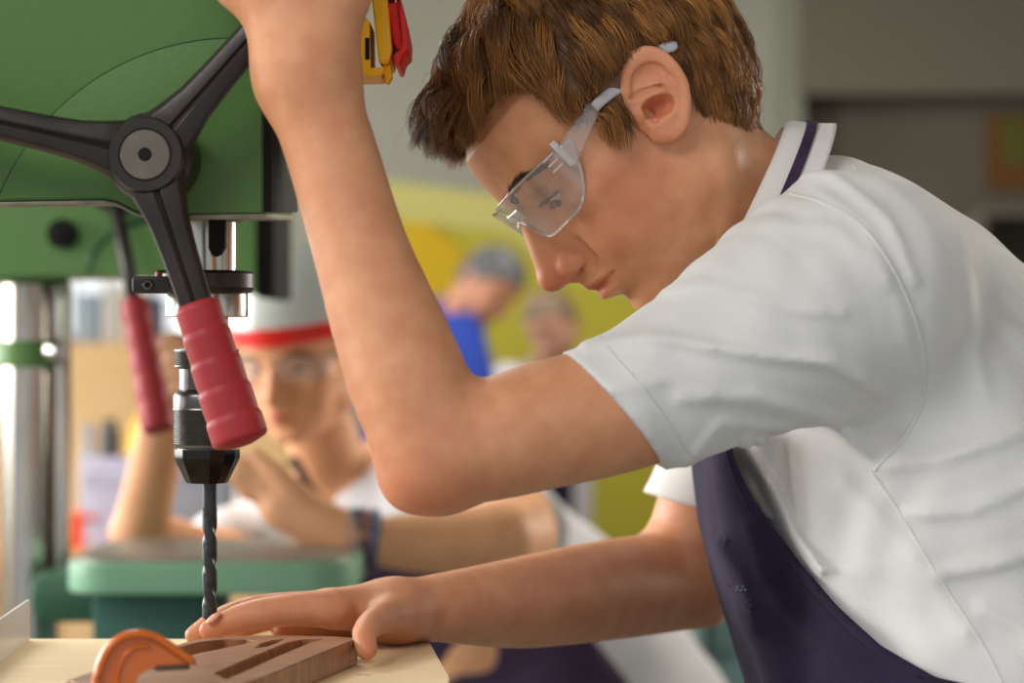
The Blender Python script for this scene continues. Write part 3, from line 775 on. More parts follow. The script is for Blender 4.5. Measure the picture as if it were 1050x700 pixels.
for sd in (1, -1):
    bm = bmesh.new(); n1, n2 = 28, 12; G = []
    for off in (0, 2.0): G.append([[bm.verts.new(HF.wor([lens_pt(i/n1, j/n2, sd, off)])[0]) for j in range(n2+1)] for i in range(n1+1)])
    for i in range(n1):
        for j in range(n2):
            bm.faces.new((G[0][i][j], G[0][i+1][j], G[0][i+1][j+1], G[0][i][j+1])); bm.faces.new((G[1][i][j], G[1][i][j+1], G[1][i+1][j+1], G[1][i+1][j]))
    for i in range(n1):
        for j in (0, n2): bm.faces.new((G[0][i][j], G[1][i][j], G[1][i+1][j], G[0][i+1][j]))
    for j in range(n2):
        for i in (0, n1): bm.faces.new((G[0][i][j], G[1][i][j], G[1][i][j+1], G[0][i][j+1]))
    link('lens', bmm('lens', bm, True, 40), LENSM, GL)
    # thicker rim round the lens
    loop = [lens_pt(i/20, 0, sd, 1) for i in range(21)]+[lens_pt(1, j/4, sd, 1) for j in range(1, 4)]+[lens_pt(1-i/20, 1, sd, 1) for i in range(21)]
    pts = [Vector(HF.wor([p])[0]) for p in loop]
    link('rim', bmm('rim', tube(pts, .0009, 8), True), RIMM, GL)
    # hinge block and temple
    a = hl(578, 160, 1.50); b = hl(607, 114, 1.505); c = hl(643, 84, 1.505); c2 = hl(654, 68, 1.51); c3 = hl(672, 56, 1.51); e = hl(692, 49, 1.51)
    P = [(a[0]+4, a[2]-3)]+[(q[0], q[2]) for q in (b, c, c2, c3, e)]
    S = [70, 80, 75.5, 66, 79, 82]
    L3 = [(P[i][0], sd*S[i], P[i][1]) for i in range(6)]; L3 = cat_rom(L3, 8)
    W3 = [Vector(HF.wor([p])[0]) for p in L3]
    upv = Vector(HF.U); m0 = 8
    wid = [.0085-.0035*(i/m0) for i in range(m0+1)]
    link('clear_temple', bmm('clear_temple', tube(W3[:m0+1], wid, 12, sq=(.16, 1), up=upv), True), LENSM, GL)
    wd = [.0036]*(len(W3)-m0); wd[-1] = .0018; wd[-2] = .0028
    link('temple', bmm('temple', tube(W3[m0:], wd, 12, sq=(.28, 1), up=upv), True), ARMM, GL, 'pale grey arm over the ear')
    hb_ = bmesh.new()
    fr = lens_pt(.93, .3, sd, 1); cpt = Vector(HF.wor([fr])[0])
    R3 = Matrix((tuple(HF.F), tuple(HF.S), tuple(HF.U))).transposed().to_4x4()
    box((-.002, -.0016, -.010), (.0025, .0016, .010), .0006, 2, hb_, Matrix.Translation(cpt) @ R3)
    for q in (-.0045, 0, .0045): box((.004, -.0009, q-.0007), (.013, .0011, q+.0007), .0003, 1, hb_, Matrix.Translation(cpt) @ R3)
    link('hinge', bmm('hinge', hb_), glass('frosted_clear', (.8, .8, .8), base=.2, rough=.2, haze=.45, hcol='#e4dedb'), GL)
bm = bmesh.new()
pts = [Vector(HF.wor([(129-abs(t)*.6, t, 15-abs(t)*.1)])[0]) for t in np.linspace(-11, 11, 11)]
link('nose_bridge', bmm('nose_bridge', tube(pts, .0046, 10, sq=(.35, 1), up=Vector(HF.U)), True), RIMM, GL)
# ================================================================== drill press (also used for the one behind)
GREEN = mat('green_enamel', '#46692f', rough=.42, spec=.4, noise='#4a6e34', nscale=6, bump=.10, bscale=260)
DKGREEN = mat('dark_green_enamel', '#27533a', rough=.45, bump=.15, bscale=260)
TBGREEN = mat('table_green_enamel', '#74a084', rough=.35, noise='#7da98c', nscale=8)
CAST = mat('machined_iron_edge', '#8a8474', rough=.45, metal=.6, noise='#5f5a4c', nscale=60)
BLACKP = mat('black_cover', '#0f0b0a', rough=.7, spec=.25)
BLKMET = mat('blackened_steel', '#282423', rough=.36, metal=.5, noise='#332c29', nscale=30, bump=.05, bscale=500)
DKMET = mat('dark_steel', '#4a4a4a', rough=.28, metal=.9, noise='#5a5a5a', nscale=80)
CHROME = mat('bright_steel', '#b9b5ae', rough=.2, metal=1, noise='#9c968c', nscale=40, stretch=(1, 1, .2))
SILV = mat('turned_steel_disc', '#57524a', rough=.45, metal=.5, noise='#6a6459', nscale=50)
REDR = mat('red_vinyl_grip', '#93252d', rough=.5, spec=.35, noise='#9c2d34', nscale=25, bump=.08, bscale=400)
HOLE = mat('dark_hole', '#050505', rough=.9)

def spindle_prof(pts, ax_px, Y): return [(r*PX(Y), CZ-(py-350)*PX(Y)) for r, py in pts]
def build_press(root, dY=0.0, sx=0.0, full=True):
    """geometry is laid out at the place of the near machine; the far one is a moved copy"""
    Yf = 1.44; Yb = 1.62
    out = [(-560, -420), (272, -420), (272, 222), (152, 222), (138, 218), (127, 212), (118, 208), (106, 206), (0, 208), (-300, 209), (-560, 209)]
    def lift(bm, z1):
        for v in bm.verts:
            if v.co.y > 1.53 and v.co.z < z1: v.co.z += (v.co.y-Yf)*(v.co.z-CZ+0)/Yf*.93
        return bm
    head = link('head_casting', bmm('head_casting', lift(prism(wpoly(out, Yf), Yf, Yb, .003, 3), 1.40), True, 35), GREEN, root)
    # machined lower rim
    low = [(272, 222), (152, 222), (138, 218), (127, 212), (118, 208), (106, 206), (0, 208), (-300, 209)]
    rim = low+[(p[0], p[1]+4) for p in low[::-1]]; rim = [(272, 219)] + [(p[0], p[1]-1) for p in low[1:]]+[(p[0], p[1]+3.0) for p in low[::-1]]
    link('lower_edge', bmm('lower_edge', lift(prism(wpoly(rim, Yf-.002), Yf-.0015, Yb+.001, .0006, 2), 1.40), True, 35), CAST, head, 'bare metal lower edge')
    # raised round cover behind the hub, clipped by the outline of the head
    cxp, cyp, r = 240, 299, 259
    arc = [(cxp+r*math.cos(math.radians(a)), cyp-r*math.sin(math.radians(a))) for a in range(83, 161, 3)]
    arc = [p for p in arc if p[1] < 205]
    cov = [(268, 42), (268, 218), (153, 218), (139, 214.5), (128, 208.5), (119, 204.5), (107, 202.5), (arc[-1][0]+2, 204)]+arc[::-1]
    link('side_cover', bmm('side_cover', prism(wpoly(cov, Yf), Yf-.0016, Yf+.004, .0012, 3), True, 35), GREEN, head, 'raised rounded side panel')
    gp_ = [W(p[0], p[1], Yf-.0003) for p in arc]  # dark tube stands in for the shade in the groove round the cover
    link('cover_gap_shade', bmm('cover_gap_shade', tube(gp_, .0011, 8), True), mat('shadow_green', '#1c3117', rough=.7), head, 'dark strip drawn as the shade round the side panel')
    # black front cover with its foot
    link('front_cover', bmm('front_cover', prism([(Yf-.0005, W(0, 217.5, Yf).z), (Yb, W(0, 217.5, Yb).z), (Yb, CZ+.50), (Yf-.0005, CZ+.50)], W(270.5, 0, Yf).x, W(272, 0, Yf).x+.0035, .0008, 2, axis='X'), True, 35), BLACKP, root, 'black front cover')
    # hub
    hc = W(152, 160, 1.40); s = PX(1.40)
    hub = link('feed_hub', bmm('feed_hub', lathe([(44*s, -.050), (46*s, -.030), (46*s, -.006), (43*s, 0), (40*s, .002), (39*s, .010), (37*s, .012), (27*s, .012), (26*s, .0105)], hc, (0, -1, 0), 56), True, 30), BLKMET, root)
    link('hub_disc', bmm('hub_disc', lathe([(25.5*s, .009), (25.5*s, .0122), (24.5*s, .0128), (7*s, .0128), (6*s, .0115)], hc, (0, -1, 0), 48), True, 30), SILV, hub, 'silver centre disc')
    link('centre_hole', bmm('centre_hole', lathe([(6*s, .011), (6*s, .0131), (3*s, .0131)], hc, (0, -1, 0), 20), True, 30), HOLE, hub)
    link('feed_shaft', bmm('feed_shaft', lathe([(30*s, -.03), (30*s, -.06)], hc, (0, -1, 0), 32), True, 30), DKMET, root)
    for (ex, ey), gp in [((248, 455), True), ((356, -73), True), ((-154, 92), True)]:
        e = W(ex, ey, 1.385); d = (e-hc); L = d.length; d.normalize(); side = Vector((0, 1, 0)).cross(d).normalized()
        bm = bmesh.new(); secs = []
        for t, w, th in [(.014, .0185, .0095), (.028, .0150, .0095), (.042, .0122, .0088), (.06, .0110, .0080), (.085, .0102, .0076), (.108, .0096, .0072)]:
            c = hc+d*t; ring = [(-1, -.2), (-.75, -.75), (-.10, -.95), (.02, -.70), (.2, -.95), (.85, -.70), (1, -.1), (.8, .7), (-.8, .7)]
            secs.append([bm.verts.new(c+side*(a*w)+Vector((0, 1, 0))*(b*th)) for a, b in ring])
        n = len(secs[0])
        for i in range(len(secs)-1):
            for k in range(n): bm.faces.new((secs[i][k], secs[i][(k+1) % n], secs[i+1][(k+1) % n], secs[i+1][k]))
        bm.faces.new(secs[0]); bm.faces.new(secs[-1][::-1])
        bmesh.ops.recalc_face_normals(bm, faces=bm.faces); bevel(bm, .0012, 2, 25)
        sp = link('feed_spoke', bmm('feed_spoke', bm, True, 30), BLKMET, root)
        prof = []; g0 = .0915 if ex == 248 else .107; gl = L-g0; N = 60
        for i in range(N+1):
            t = i/N; base = (.0130+.0040*t); wv = (1-((t*5.0+.02) % 1))**.5*min(1, ((t*5.0+.02) % 1)*6)
            rr = base*(.955+.075*wv)
            if t < .03: rr *= .88+4*t
            if t > .95: rr *= math.sqrt(max(0, 1-((t-.95)/.05)**2))*.35+.65
            prof.append((rr, g0+t*gl))
        prof = [(.009, g0)]+prof+[(prof[-1][0]*.6, L+.0012), (.0005, L+.0016)]
        link('red_grip', bmm('red_grip', lathe(prof, hc, d, 40), True, 70), REDR, sp, 'ribbed red vinyl grip')
    # quill, clamp ring, spindle, chuck
    Yq = 1.52; ax = W(212, 0, Yq).x; c0 = (ax, Yq, 0)
    q = link('quill', bmm('quill', lathe(spindle_prof([(31, 200), (31, 282)], 0, Yq), c0, n=48), True, 30), CHROME, root)
    bm = prism([(W(a, 0, Yq).x, CZ-(b-350)*PX(Yq)) for a, b in [(219, 205), (235, 205), (235, 255), (231, 262), (227, 264), (223, 262), (219, 255)]], Yq-.0225, Yq-.010)
    link('quill_slot', bmm('quill_slot', bm), HOLE, q)
    link('quill_flange', bmm('quill_flange', lathe(spindle_prof([(36, 219), (38, 221), (38, 226), (32, 228)], 0, Yq), (ax+.001, Yq, 0), n=40), True, 30), CAST, q)
    cl = link('depth_clamp_ring', bmm('depth_clamp_ring', lathe(spindle_prof([(38, 278), (46, 278), (49, 281), (49, 295), (46, 300), (38, 300)], 0, Yq), c0, n=48), True, 30), BLKMET, root)
    lug = box((W(141, 0, Yq).x, Yq-.022, CZ-(301-350)*PX(Yq)), (W(190, 0, Yq).x, Yq-.002, CZ-(284-350)*PX(Yq)), .0018, 2)
    link('clamp_lug', bmm('clamp_lug', lug, True, 35), BLKMET, cl)
    sc = W(152, 292, 1.497)
    link('socket_screw', bmm('socket_screw', lathe([(5.5*PX(1.5), -.002), (5.5*PX(1.5), .002), (4.5*PX(1.5), .0026), (3*PX(1.5), .0026), (2.8*PX(1.5), .001)], sc, (0, -1, 0), 20), True, 30), DKMET, cl)
    link('screw_socket', bmm('screw_socket', lathe([(2.8*PX(1.5), .0012), (2.8*PX(1.5), .0028)], sc, (0, -1, 0), 6)), HOLE, cl)
    link('pinch_screw', bmm('pinch_screw', lathe([(7*PX(1.5), 0), (7*PX(1.5), .003), (5*PX(1.5), .0045)], W(166, 284, 1.51), (0, 0, 1), 12), True, 30), mat('rusty_screw', '#7b3b30', rough=.5, metal=.5), cl)
    link('quill_sleeve', bmm('quill_sleeve', lathe(spindle_prof([(41, 298), (42, 300), (42, 324), (41, 325), (25, 325)], 0, Yq), c0, n=48), True, 30), CHROME, root)
    spd = link('spindle', bmm('spindle', lathe(spindle_prof([(22, 322), (22, 360)], 0, Yq), c0, n=40), True, 30), DKMET, root)
    nutp = [(29, 357), (33, 358.5)]
    for i in range(7): nutp += [(33, 360+i*2.2), (32.2, 361+i*2.2)]
    nutp += [(33, 376), (29, 377.5), (28, 378), (28, 399), (32, 402), (34, 406), (34, 418)]
    link('chuck_neck', bmm('chuck_neck', lathe(spindle_prof(nutp, 0, Yq), c0, n=48), True, 30), DKMET, root)
    kn = [(34, 418)]
    for i in range(17): kn += [(34.5, 419.5+i*2.2), (33.4, 420.6+i*2.2)]
    kn += [(33, 458)]
    ch = link('chuck', bmm('chuck', lathe(spindle_prof(kn+[(30, 459), (30, 470), (26, 474), (17, 490), (8, 494.5)], 0, Yq), c0, n=48), True, 30), mat('chuck_steel', '#5a5854', rough=.3, metal=.85, noise='#6b6a66', nscale=90), root)
    cone = lathe(spindle_prof([(33.8, 460), (34, 461), (34, 469), (31.8, 474), (22.4, 493), (21, 494.8), (7, 494.9)], 0, Yq), c0, n=14)
    link('chuck_jaw_cone', bmm('chuck_jaw_cone', cone, True, 20), mat('polished_dark_steel', '#2c2b2a', rough=.18, metal=.9), ch)
    # twist drill
    bx = W(215, 0, Yq).x; R = 7.6*PX(Yq); bm = bmesh.new(); n = 36; rings = []
    y0, y1 = 520, 637
    zs = [CZ-(y-350)*PX(Yq) for y in np.linspace(y0, y1, 150)]
    lead = 64*PX(Yq)
    for i, z in enumerate(zs):
        t = i/(len(zs)-1); ph = 2*math.pi*(zs[0]-z)/lead+.6; dep = min(1, t*9); tip = 1 if t < .965 else max(.12, 1-(t-.965)/.035*.9)
        ring = []
        for k in range(n):
            a = 2*math.pi*k/n; g = max(0, math.cos(2*(a-ph)))**.8
            ring.append(bm.verts.new((bx+R*tip*(1-.28*dep*g)*math.cos(a), Yq+R*tip*(1-.28*dep*g)*math.sin(a), z)))
        rings.append(ring)
    for i in range(len(rings)-1):
        for k in range(n): bm.faces.new((rings[i][k], rings[i][(k+1) % n], rings[i+1][(k+1) % n], rings[i+1][k]))
    bm.faces.new(rings[0][::-1]); bm.faces.new(rings[-1])
    return bm, bx, Yq, R
PRESS = thing('drill_press', (-.62, 1.55, 0), 'green pillar drill press in the foreground with black three-spoke feed hub and red grips', 'drill press')
bitbm, BX, YQ, BR = build_press(PRESS)
BIT = thing('drill_bit', (BX, YQ, W(0, 637, YQ).z), 'dark steel twist drill bit held in the foreground chuck above the walnut piece', 'drill bit')
BITM = mat('dark_bit_steel', '#3d3f41', rough=.42, metal=.8)
link('flute', bmm('flute', bitbm, True, 50), BITM, BIT)
link('shank', bmm('shank', lathe([(BR*.96, W(0, 521, YQ).z), (BR*.96, W(0, 480, YQ).z)], (BX, YQ, 0), n=24), True, 30), BITM, BIT)
# column, base and table of the near machine (mostly outside the picture)
link('column', bmm('column', lathe([(.045, .04), (.045, 1.95)], (-.62, 1.53, 0), n=40), True, 30), CHROME, PRESS)
link('base', bmm('base', box((-.80, 1.25, 0), (-.02, 1.80, .05), .01), True, 35), DKGREEN, PRESS)
link('press_table', bmm('press_table', box((-.66, 1.30, .985), (-.085, 1.585, 1.031), .006), True, 35), TBGREEN, PRESS)
# emergency stop
ES = link('switch_housing', bmm('switch_housing', box((W(272, 0, 1.44).x+.003, 1.47, W(0, 78, 1.5).z), (W(364, 0, 1.49).x, 1.56, CZ+.36), .002), True, 35), BLACKP, PRESS, 'black switch housing')
YEL = mat('yellow_plastic', '#f0ad08', rough=.4, spec=.4, sss=.1, sssr=(1, .6, .1)); RED2 = mat('signal_red_plastic', '#dc1c12', rough=.4, spec=.4)
Ye = 1.49
sp = [(364, 76), (364, 20), (380, -12), (384, 20), (383, 76)]
st = link('emergency_switch', bmm('emergency_switch', prism(wpoly([(364, 76), (364, 30), (374, 20), (381, 26), (382, 76)], Ye), Ye-.02, Ye+.035, .0012), True, 35), YEL, PRESS, 'yellow emergency stop switch with red flap')
link('switch_slot', bmm('switch_slot', box((W(376.5, 0, Ye).x, Ye-.0206, W(0, 65, Ye).z), (W(381, 0, Ye).x, Ye-.018, W(0, 43, Ye).z))), HOLE, st)
link('yellow_plate', bmm('yellow_plate', prism(wpoly([(383, 0), (380, -60), (394, -60), (404, 55), (402, 66), (395, 70), (390, 66)], Ye), Ye-.022, Ye+.045, .002), True, 35), YEL, st)
link('yellow_foot', bmm('yellow_foot', prism(wpoly([(366, 75), (366, 77), (371, 81.5), (392, 81), (396, 72)], Ye), Ye-.020, Ye+.03, .0008), True, 35), YEL, st)
link('latch', bmm('latch', prism(wpoly([(393, 70), (401, 68), (403, 80), (399, 87), (395, 85), (396, 79), (392, 76)], Ye), Ye-.012, Ye+.004, .0008), True, 35), YEL, st)
link('red_flap', bmm('red_flap', prism(wpoly([(396, 9), (409, 6), (411, 12), (417, 55), (412, 58), (405, 50), (402, 30)], Ye), Ye-.020, Ye+.04, .002), True, 35), RED2, st)
link('flap_rim', bmm('flap_rim', prism(wpoly([(408, 0), (402, -10), (409, -8), (416, 20), (420, 40), (419.5, 55), (414, 60), (411, 71), (407, 71), (405, 62), (412, 56), (414, 48), (411, 20)], Ye), Ye-.024, Ye+.045, .001), True, 35), RED2, st)
link('flap_tab', bmm('flap_tab', prism(wpoly([(398, 2), (405, 1), (406, 3.5), (399, 4.5)], Ye), Ye-.02, Ye-.004, .0004), True, 35), RED2, st)

# ------------------------------------------------------------------ board, work piece, clamp, plate
def tp(px, py, z):
    Y = (CZ-z)*FP/(py-350); return ((px-525)/FP*Y, Y)
ZB = 1.05
PLY = bpy.data.materials.new('birch_plywood'); 
def wood(name, c1, c2, rot=0, scale=1.0, rough=.5, spec=.35, stretch=(2, 26, 2), bump=.15):
    m = bpy.data.materials.new(name); m.use_nodes = True; nt = m.node_tree; N = nt.nodes; Lk = nt.links; b = N['Principled BSDF']
    b.inputs['Roughness'].default_value = rough; b.inputs['Specular IOR Level'].default_value = spec
    tc = N.new('ShaderNodeTexCoord'); mp = N.new('ShaderNodeMapping'); mp.vector_type = 'TEXTURE'; mp.inputs['Rotation'].default_value = (0, 0, rot); mp.inputs['Scale'].default_value = tuple(1/(scale*x) for x in stretch)
    nz = N.new('ShaderNodeTexNoise'); nz.inputs['Scale'].default_value = 3; nz.inputs['Detail'].default_value = 8; nz.inputs['Distortion'].default_value = .6
    cr = N.new('ShaderNodeValToRGB'); cr.color_ramp.elements[0].position = .32; cr.color_ramp.elements[1].position = .68
    cr.color_ramp.elements[0].color = lin(c1)+(1,); cr.color_ramp.elements[1].color = lin(c2)+(1,)
    Lk.new(tc.outputs['Object'], mp.inputs['Vector']); Lk.new(mp.outputs['Vector'], nz.inputs['Vector']); Lk.new(nz.outputs['Fac'], cr.inputs['Fac']); Lk.new(cr.outputs['Color'], b.inputs['Base Color'])
    bp = N.new('ShaderNodeBump'); bp.inputs['Strength'].default_value = bump; bp.inputs['Distance'].default_value = .001
    Lk.new(nz.outputs['Fac'], bp.inputs['Height']); Lk.new(bp.outputs['Normal'], b.inputs['Normal'])
    return m
bpy.data.materials.remove(PLY)
PLYM = wood('birch_plywood', '#ead0a4', '#f0dab3', rot=.05, scale=2, rough=.6)
c1 = tp(-10, 653.5, ZB); c2 = tp(439, 655, ZB); c3 = tp(461, 694, ZB); c4 = tp(459, 704, ZB)
poly = [(-.72, c1[1]), c2, c3, c4, (c4[0]-.012, 1.272), (-.72, 1.272)]
bm = prism(poly, ZB-.018, ZB, .0012, 2, axis='Z')
PLYB = link('plywood_board', bmm('plywood_board', bm, True, 35), PLYM, None, 'pale birch plywood board laid on the drill press table under the walnut piece', 'board')
link('pencil_mark', bmm('pencil_mark', box((tp(365, 692, ZB)[0], tp(365, 692, ZB)[1]-.0006, ZB), (tp(380, 692, ZB)[0], tp(380, 692, ZB)[1]+.0006, ZB+.0002))), mat('pencil', '#6b5f55', rough=.8), PLYB)

ZW = ZB+.0165; WAL = wood('walnut', '#74492f', '#a87654', rot=math.radians(26), scale=4, rough=.32, spec=.5, stretch=(3, 22, 3), bump=.25)
A = Vector(tp(367, 654, ZW)); Bp = Vector(tp(68, 697, ZW))
ux = (Bp-A).normalized(); uy = Vector((-ux.y, ux.x)); 
if uy.y < 0: uy = -uy
def wp(a, b): p = A+ux*a+uy*b; return (p.x, p.y)
def tw(px, py): return tp(px, py, ZW)
outer = [tw(367, 654), tw(330, 669), tw(285, 688), tw(262, 697), tw(240, 703), tw(95, 703), tw(68, 697), tw(120, 680), tw(160, 668), tw(190, 658), tw(210, 653.5), tw(240, 651.5), tw(290, 651.0), tw(340, 652)]
def shrink(poly, f):
    c = (sum(p[0] for p in poly)/len(poly), sum(p[1] for p in poly)/len(poly)); return [(c[0]+(p[0]-c[0])*f, c[1]+(p[1]-c[1])*f) for p in poly]
slots = [[tw(100, 691), tw(140, 678), tw(182, 664), tw(205, 658), tw(230, 655.5), tw(252, 655.5), tw(262, 657), tw(240, 662), tw(205, 669), tw(170, 678), tw(125, 693)],
         [tw(262, 664), tw(268, 659.5), tw(280, 656), tw(290, 655.2), tw(284, 658.5), tw(272, 663)],
         [tw(220, 690), tw(262, 672), tw(295, 658.5), tw(310, 655.6), tw(330, 655.2), tw(318, 658.5), tw(285, 672), tw(250, 688), tw(232, 696)]]
# a slab with through slots: triangulated faces with holes plus walls
def slab(outer, holes, z0, z1):
    V = []; F = []; loops = [outer]+holes
    for lp in loops: V += [Vector((p[0], p[1], 0)) for p in lp]
    tri = tessellate_polygon([[Vector((p[0], p[1], 0)) for p in lp] for lp in loops]); n = len(V)
    VV = [(v.x, v.y, z1) for v in V]+[(v.x, v.y, z0) for v in V]
    for t in tri: F.append(tuple(t)); F.append(tuple(i+n for i in t[::-1]))
    o = 0
    for lp in loops:
        m = len(lp)
        for i in range(m): F.append((o+i, o+(i+1) % m, o+(i+1) % m+n, o+i+n))
        o += m
    bm = bmesh.new(); vs = [bm.verts.new(v) for v in VV]
    for f in F:
        try: bm.faces.new([vs[i] for i in f])
        except ValueError: pass
    bmesh.ops.recalc_face_normals(bm, faces=bm.faces); return bm
bm = slab(outer, slots, ZB+.0003, ZW); es = [e for e in bm.edges if e.is_manifold and e.calc_face_angle(0) > 1.2]
bmesh.ops.bevel(bm, geom=es, offset=.0007, segments=2, affect='EDGES')
link('walnut_piece', bmm('walnut_piece', bm, True, 40), WAL, None, 'slotted walnut work piece held flat under the drill bit', 'work piece')

Yc = 1.254; ORM = mat('orange_enamel', '#d0640c', rough=.28, spec=.5, coat=.3, noise='#c65c0a', nscale=20)
CL = thing('g_clamp', tuple(W(118, 700, Yc)), 'small orange g-clamp with rounded frame gripping the walnut piece', 'clamp')
o1 = cat_rom([(97, 780), (97, 720), (98, 694), (106, 672), (118, 657), (132, 651.5), (150, 652), (166, 659), (182, 671), (197, 682), (192, 686), (176, 687)], 5)
o2 = cat_rom([(160, 686), (148, 690), (141, 698), (140, 720), (140, 780)], 4)
bm = prism(wpoly([tuple(p) for p in o1+o2], Yc), Yc, Yc+.010, .0022, 4)
fr = link('clamp_frame', bmm('clamp_frame', bm, True, 50), ORM, CL)
i1 = cat_rom([(103, 780), (103, 720), (104, 696), (111, 676), (121, 662), (133, 656.5), (149, 657), (163, 664), (176, 673), (188, 681)], 5)
bm = tube([W(p[0], p[1], Yc-.0015) for p in o1[:-8]], .0024, 8); link('frame_flange', bmm('frame_flange', bm, True), ORM, fr)
rib = cat_rom([(120, 740), (119, 704), (121, 686), (128, 672), (140, 664), (152, 664)], 5)
link('frame_rib', bmm('frame_rib', tube([W(p[0], p[1], Yc-.0006) for p in rib], .0013, 8), True), ORM, fr)
link('anvil', bmm('anvil', box((W(160, 0, Yc).x, Yc-.001, W(0, 690, Yc).z), (W(196, 0, Yc).x, Yc+.011, W(0, 684, Yc).z), .001), True, 35), mat('worn_iron', '#5b4a3c', rough=.6, metal=.5), CL)
link('screw', bmm('screw', lathe([(.005, 1.0), (.005, ZB-.018)], (W(150, 0, Yc).x, Yc+.005, 0), n=20), True, 30), DKMET, CL)
# lower leg of the frame below the board
link('lower_frame', bmm('lower_frame', prism(wpoly([(97, 778), (140, 778), (144, 815), (190, 820), (190, 845), (120, 845), (100, 830)], Yc), Yc, Yc+.010, .0022), True, 50), ORM, CL)

CL.rotation_euler = (0, 0, .36)
PLM = glass('scratched_acrylic', (.8, .8, .78), base=.1, rough=.3, haze=.5, hcol='#c9c4bc')
a = W(29, 0, 1.60); b_ = W(-40, 0, 1.36)
bm = bmesh.new(); d = Vector((b_.x-a.x, b_.y-a.y)); nrm = Vector((-d.y, d.x)).normalized()*.0012
zt = W(0, 614.5, 1.60).z
q = [(a.x+nrm.x, a.y+nrm.y), (b_.x+nrm.x, b_.y+nrm.y), (b_.x-nrm.x, b_.y-nrm.y), (a.x-nrm.x, a.y-nrm.y)]
link('acrylic_plate', bmm('acrylic_plate', prism(q, ZB+.0003, zt, .0004, 2, axis='Z'), True, 35), PLM, None, 'small scratched translucent plate standing upright on the plywood board', 'plate')
# ================================================================== machine behind
DP = .0
def copy_tree(o, parent=None):
    c = o.copy(); COL.objects.link(c); c.parent = parent
    if parent is not None: c.matrix_parent_inverse = o.matrix_parent_inverse.copy()
    for ch in o.children: copy_tree(ch, c)
    return c
P2 = thing('drill_press', (0, 0, 0), 'blurred green drill press behind, with chrome column and green table the girl leans on', 'drill press')
YB = 2.62; kk = YB/1.5
def B(px, py, Y=YB): return W(px, py, Y)
def bx2(name, x0, y0, x1, y1, Ya, Yb_, m, parent, bw=.006, label=None):
    a = B(x0, y1, Ya); b = B(x1, y0, Ya)
    return link(name, bmm(name, box((a.x, Ya, a.z), (b.x, Yb_, b.z), bw), True, 35), m, parent, label)
G2 = mat('green_enamel_behind', '#527a3e', rough=.45, noise='#567f42', nscale=4)
hd = link('head_casting', bmm('head_casting', prism(wpoly([(-60, -200), (262, -200), (262, 300), (250, 300), (166, 282), (166, 281), (-60, 284)], YB), YB, YB+.22, .008), True, 35), G2, P2)
link('front_cover', bmm('front_cover', box((B(262, 0).x, YB+.01, B(0, 305).z), (B(262, 0).x+.02, YB+.21, B(0, -200).z), .004), True, 35), BLACKP, P2, 'black front cover')
link('oil_plug', bmm('oil_plug', lathe([(15*PX(YB), 0), (15*PX(YB), .012), (8*PX(YB), .014)], B(65, 240), (0, -1, 0), 24), True, 30), BLACKP, hd)
pts = [B(90+8*math.cos(t)*0+ (165-90)*(1-math.sin(t)), 284-60*math.cos(t)) for t in np.linspace(.1, 1.5, 10)]
link('raised_edge', bmm('raised_edge', tube(pts, .003, 8), True), DKGREEN, hd)
link('column', bmm('column', lathe([(28*PX(2.72), .05), (28*PX(2.72), CZ+.25)], (W(30, 0, 2.72).x, 2.72, 0), n=40), True, 30), CHROME, P2, 'chrome column')
link('column_collar', bmm('column_collar', lathe([(33*PX(2.72), W(0, 376, 2.72).z), (35*PX(2.72), W(0, 373, 2.72).z), (35*PX(2.72), W(0, 352, 2.72).z), (33*PX(2.72), W(0, 349, 2.72).z)], (W(30, 0, 2.72).x, 2.72, 0), n=40), True, 30), G2, P2)
link('head_socket', bmm('head_socket', lathe([(40*PX(2.72), W(0, 292, 2.72).z), (44*PX(2.72), W(0, 270, 2.72).z)], (W(30, 0, 2.72).x, 2.72, 0), n=40), True, 30), G2, P2)
link('column_rack', bmm('column_rack', box((W(58, 0, 2.70).x, 2.69, W(0, 610, 2.7).z), (W(70, 0, 2.7).x, 2.72, W(0, 290, 2.7).z), .002), True, 35), CHROME, P2)
link('clamp_knob', bmm('clamp_knob', lathe([(.006, -.04), (.012, -.012), (.014, 0), (.009, .012)], W(58, 360, 2.66), (.5, -.8, 0), 24), True, 60), CHROME, P2)
# table: rounded casting with a machined top
ZT2 = W(0, 575, 2.5).z
def rrect(x0, y0, x1, y1, r, n=6):
    out = []
    for cx, cy, a0 in ((x1-r, y1-r, 0), (x0+r, y1-r, 90), (x0+r, y0+r, 180), (x1-r, y0+r, 270)):
        for i in range(n+1): a = math.radians(a0+90*i/n); out.append((cx+r*math.cos(a), cy+r*math.sin(a)))
    return out
xa, xb = W(62, 0, 2.5).x, W(363, 0, 2.5).x
tb = link('press_table', bmm('press_table', prism(rrect(xa, 2.5, xb, 2.80, .05), ZT2-.036, ZT2-.002, .006, 3, axis='Z'), True, 35), TBGREEN, P2)
link('table_top', bmm('table_top', prism(rrect(xa+.008, 2.508, xb-.008, 2.79, .045), ZT2-.01, ZT2, .001, 2, axis='Z'), True, 35), mat('worn_iron_top', '#8d867c', rough=.4, metal=.4, noise='#6f6a60', nscale=25), tb, 'worn grey iron top')
bx2('table_arm', 28, 588, 215, 640, 2.60, 2.74, DKGREEN, P2, .02)
link('lower_housing', bmm('lower_housing', box((W(100, 0, 2.6).x, 2.56, .35), (W(215, 0, 2.6).x, 2.80, ZT2-.04), .01), True, 35), mat('teal_enamel', '#2b5a50', rough=.5), P2)
link('base', bmm('base', box((W(-40, 0, 2.6).x, 2.45, 0), (W(360, 0, 2.6).x, 2.95, .08), .01), True, 35), DKGREEN, P2)
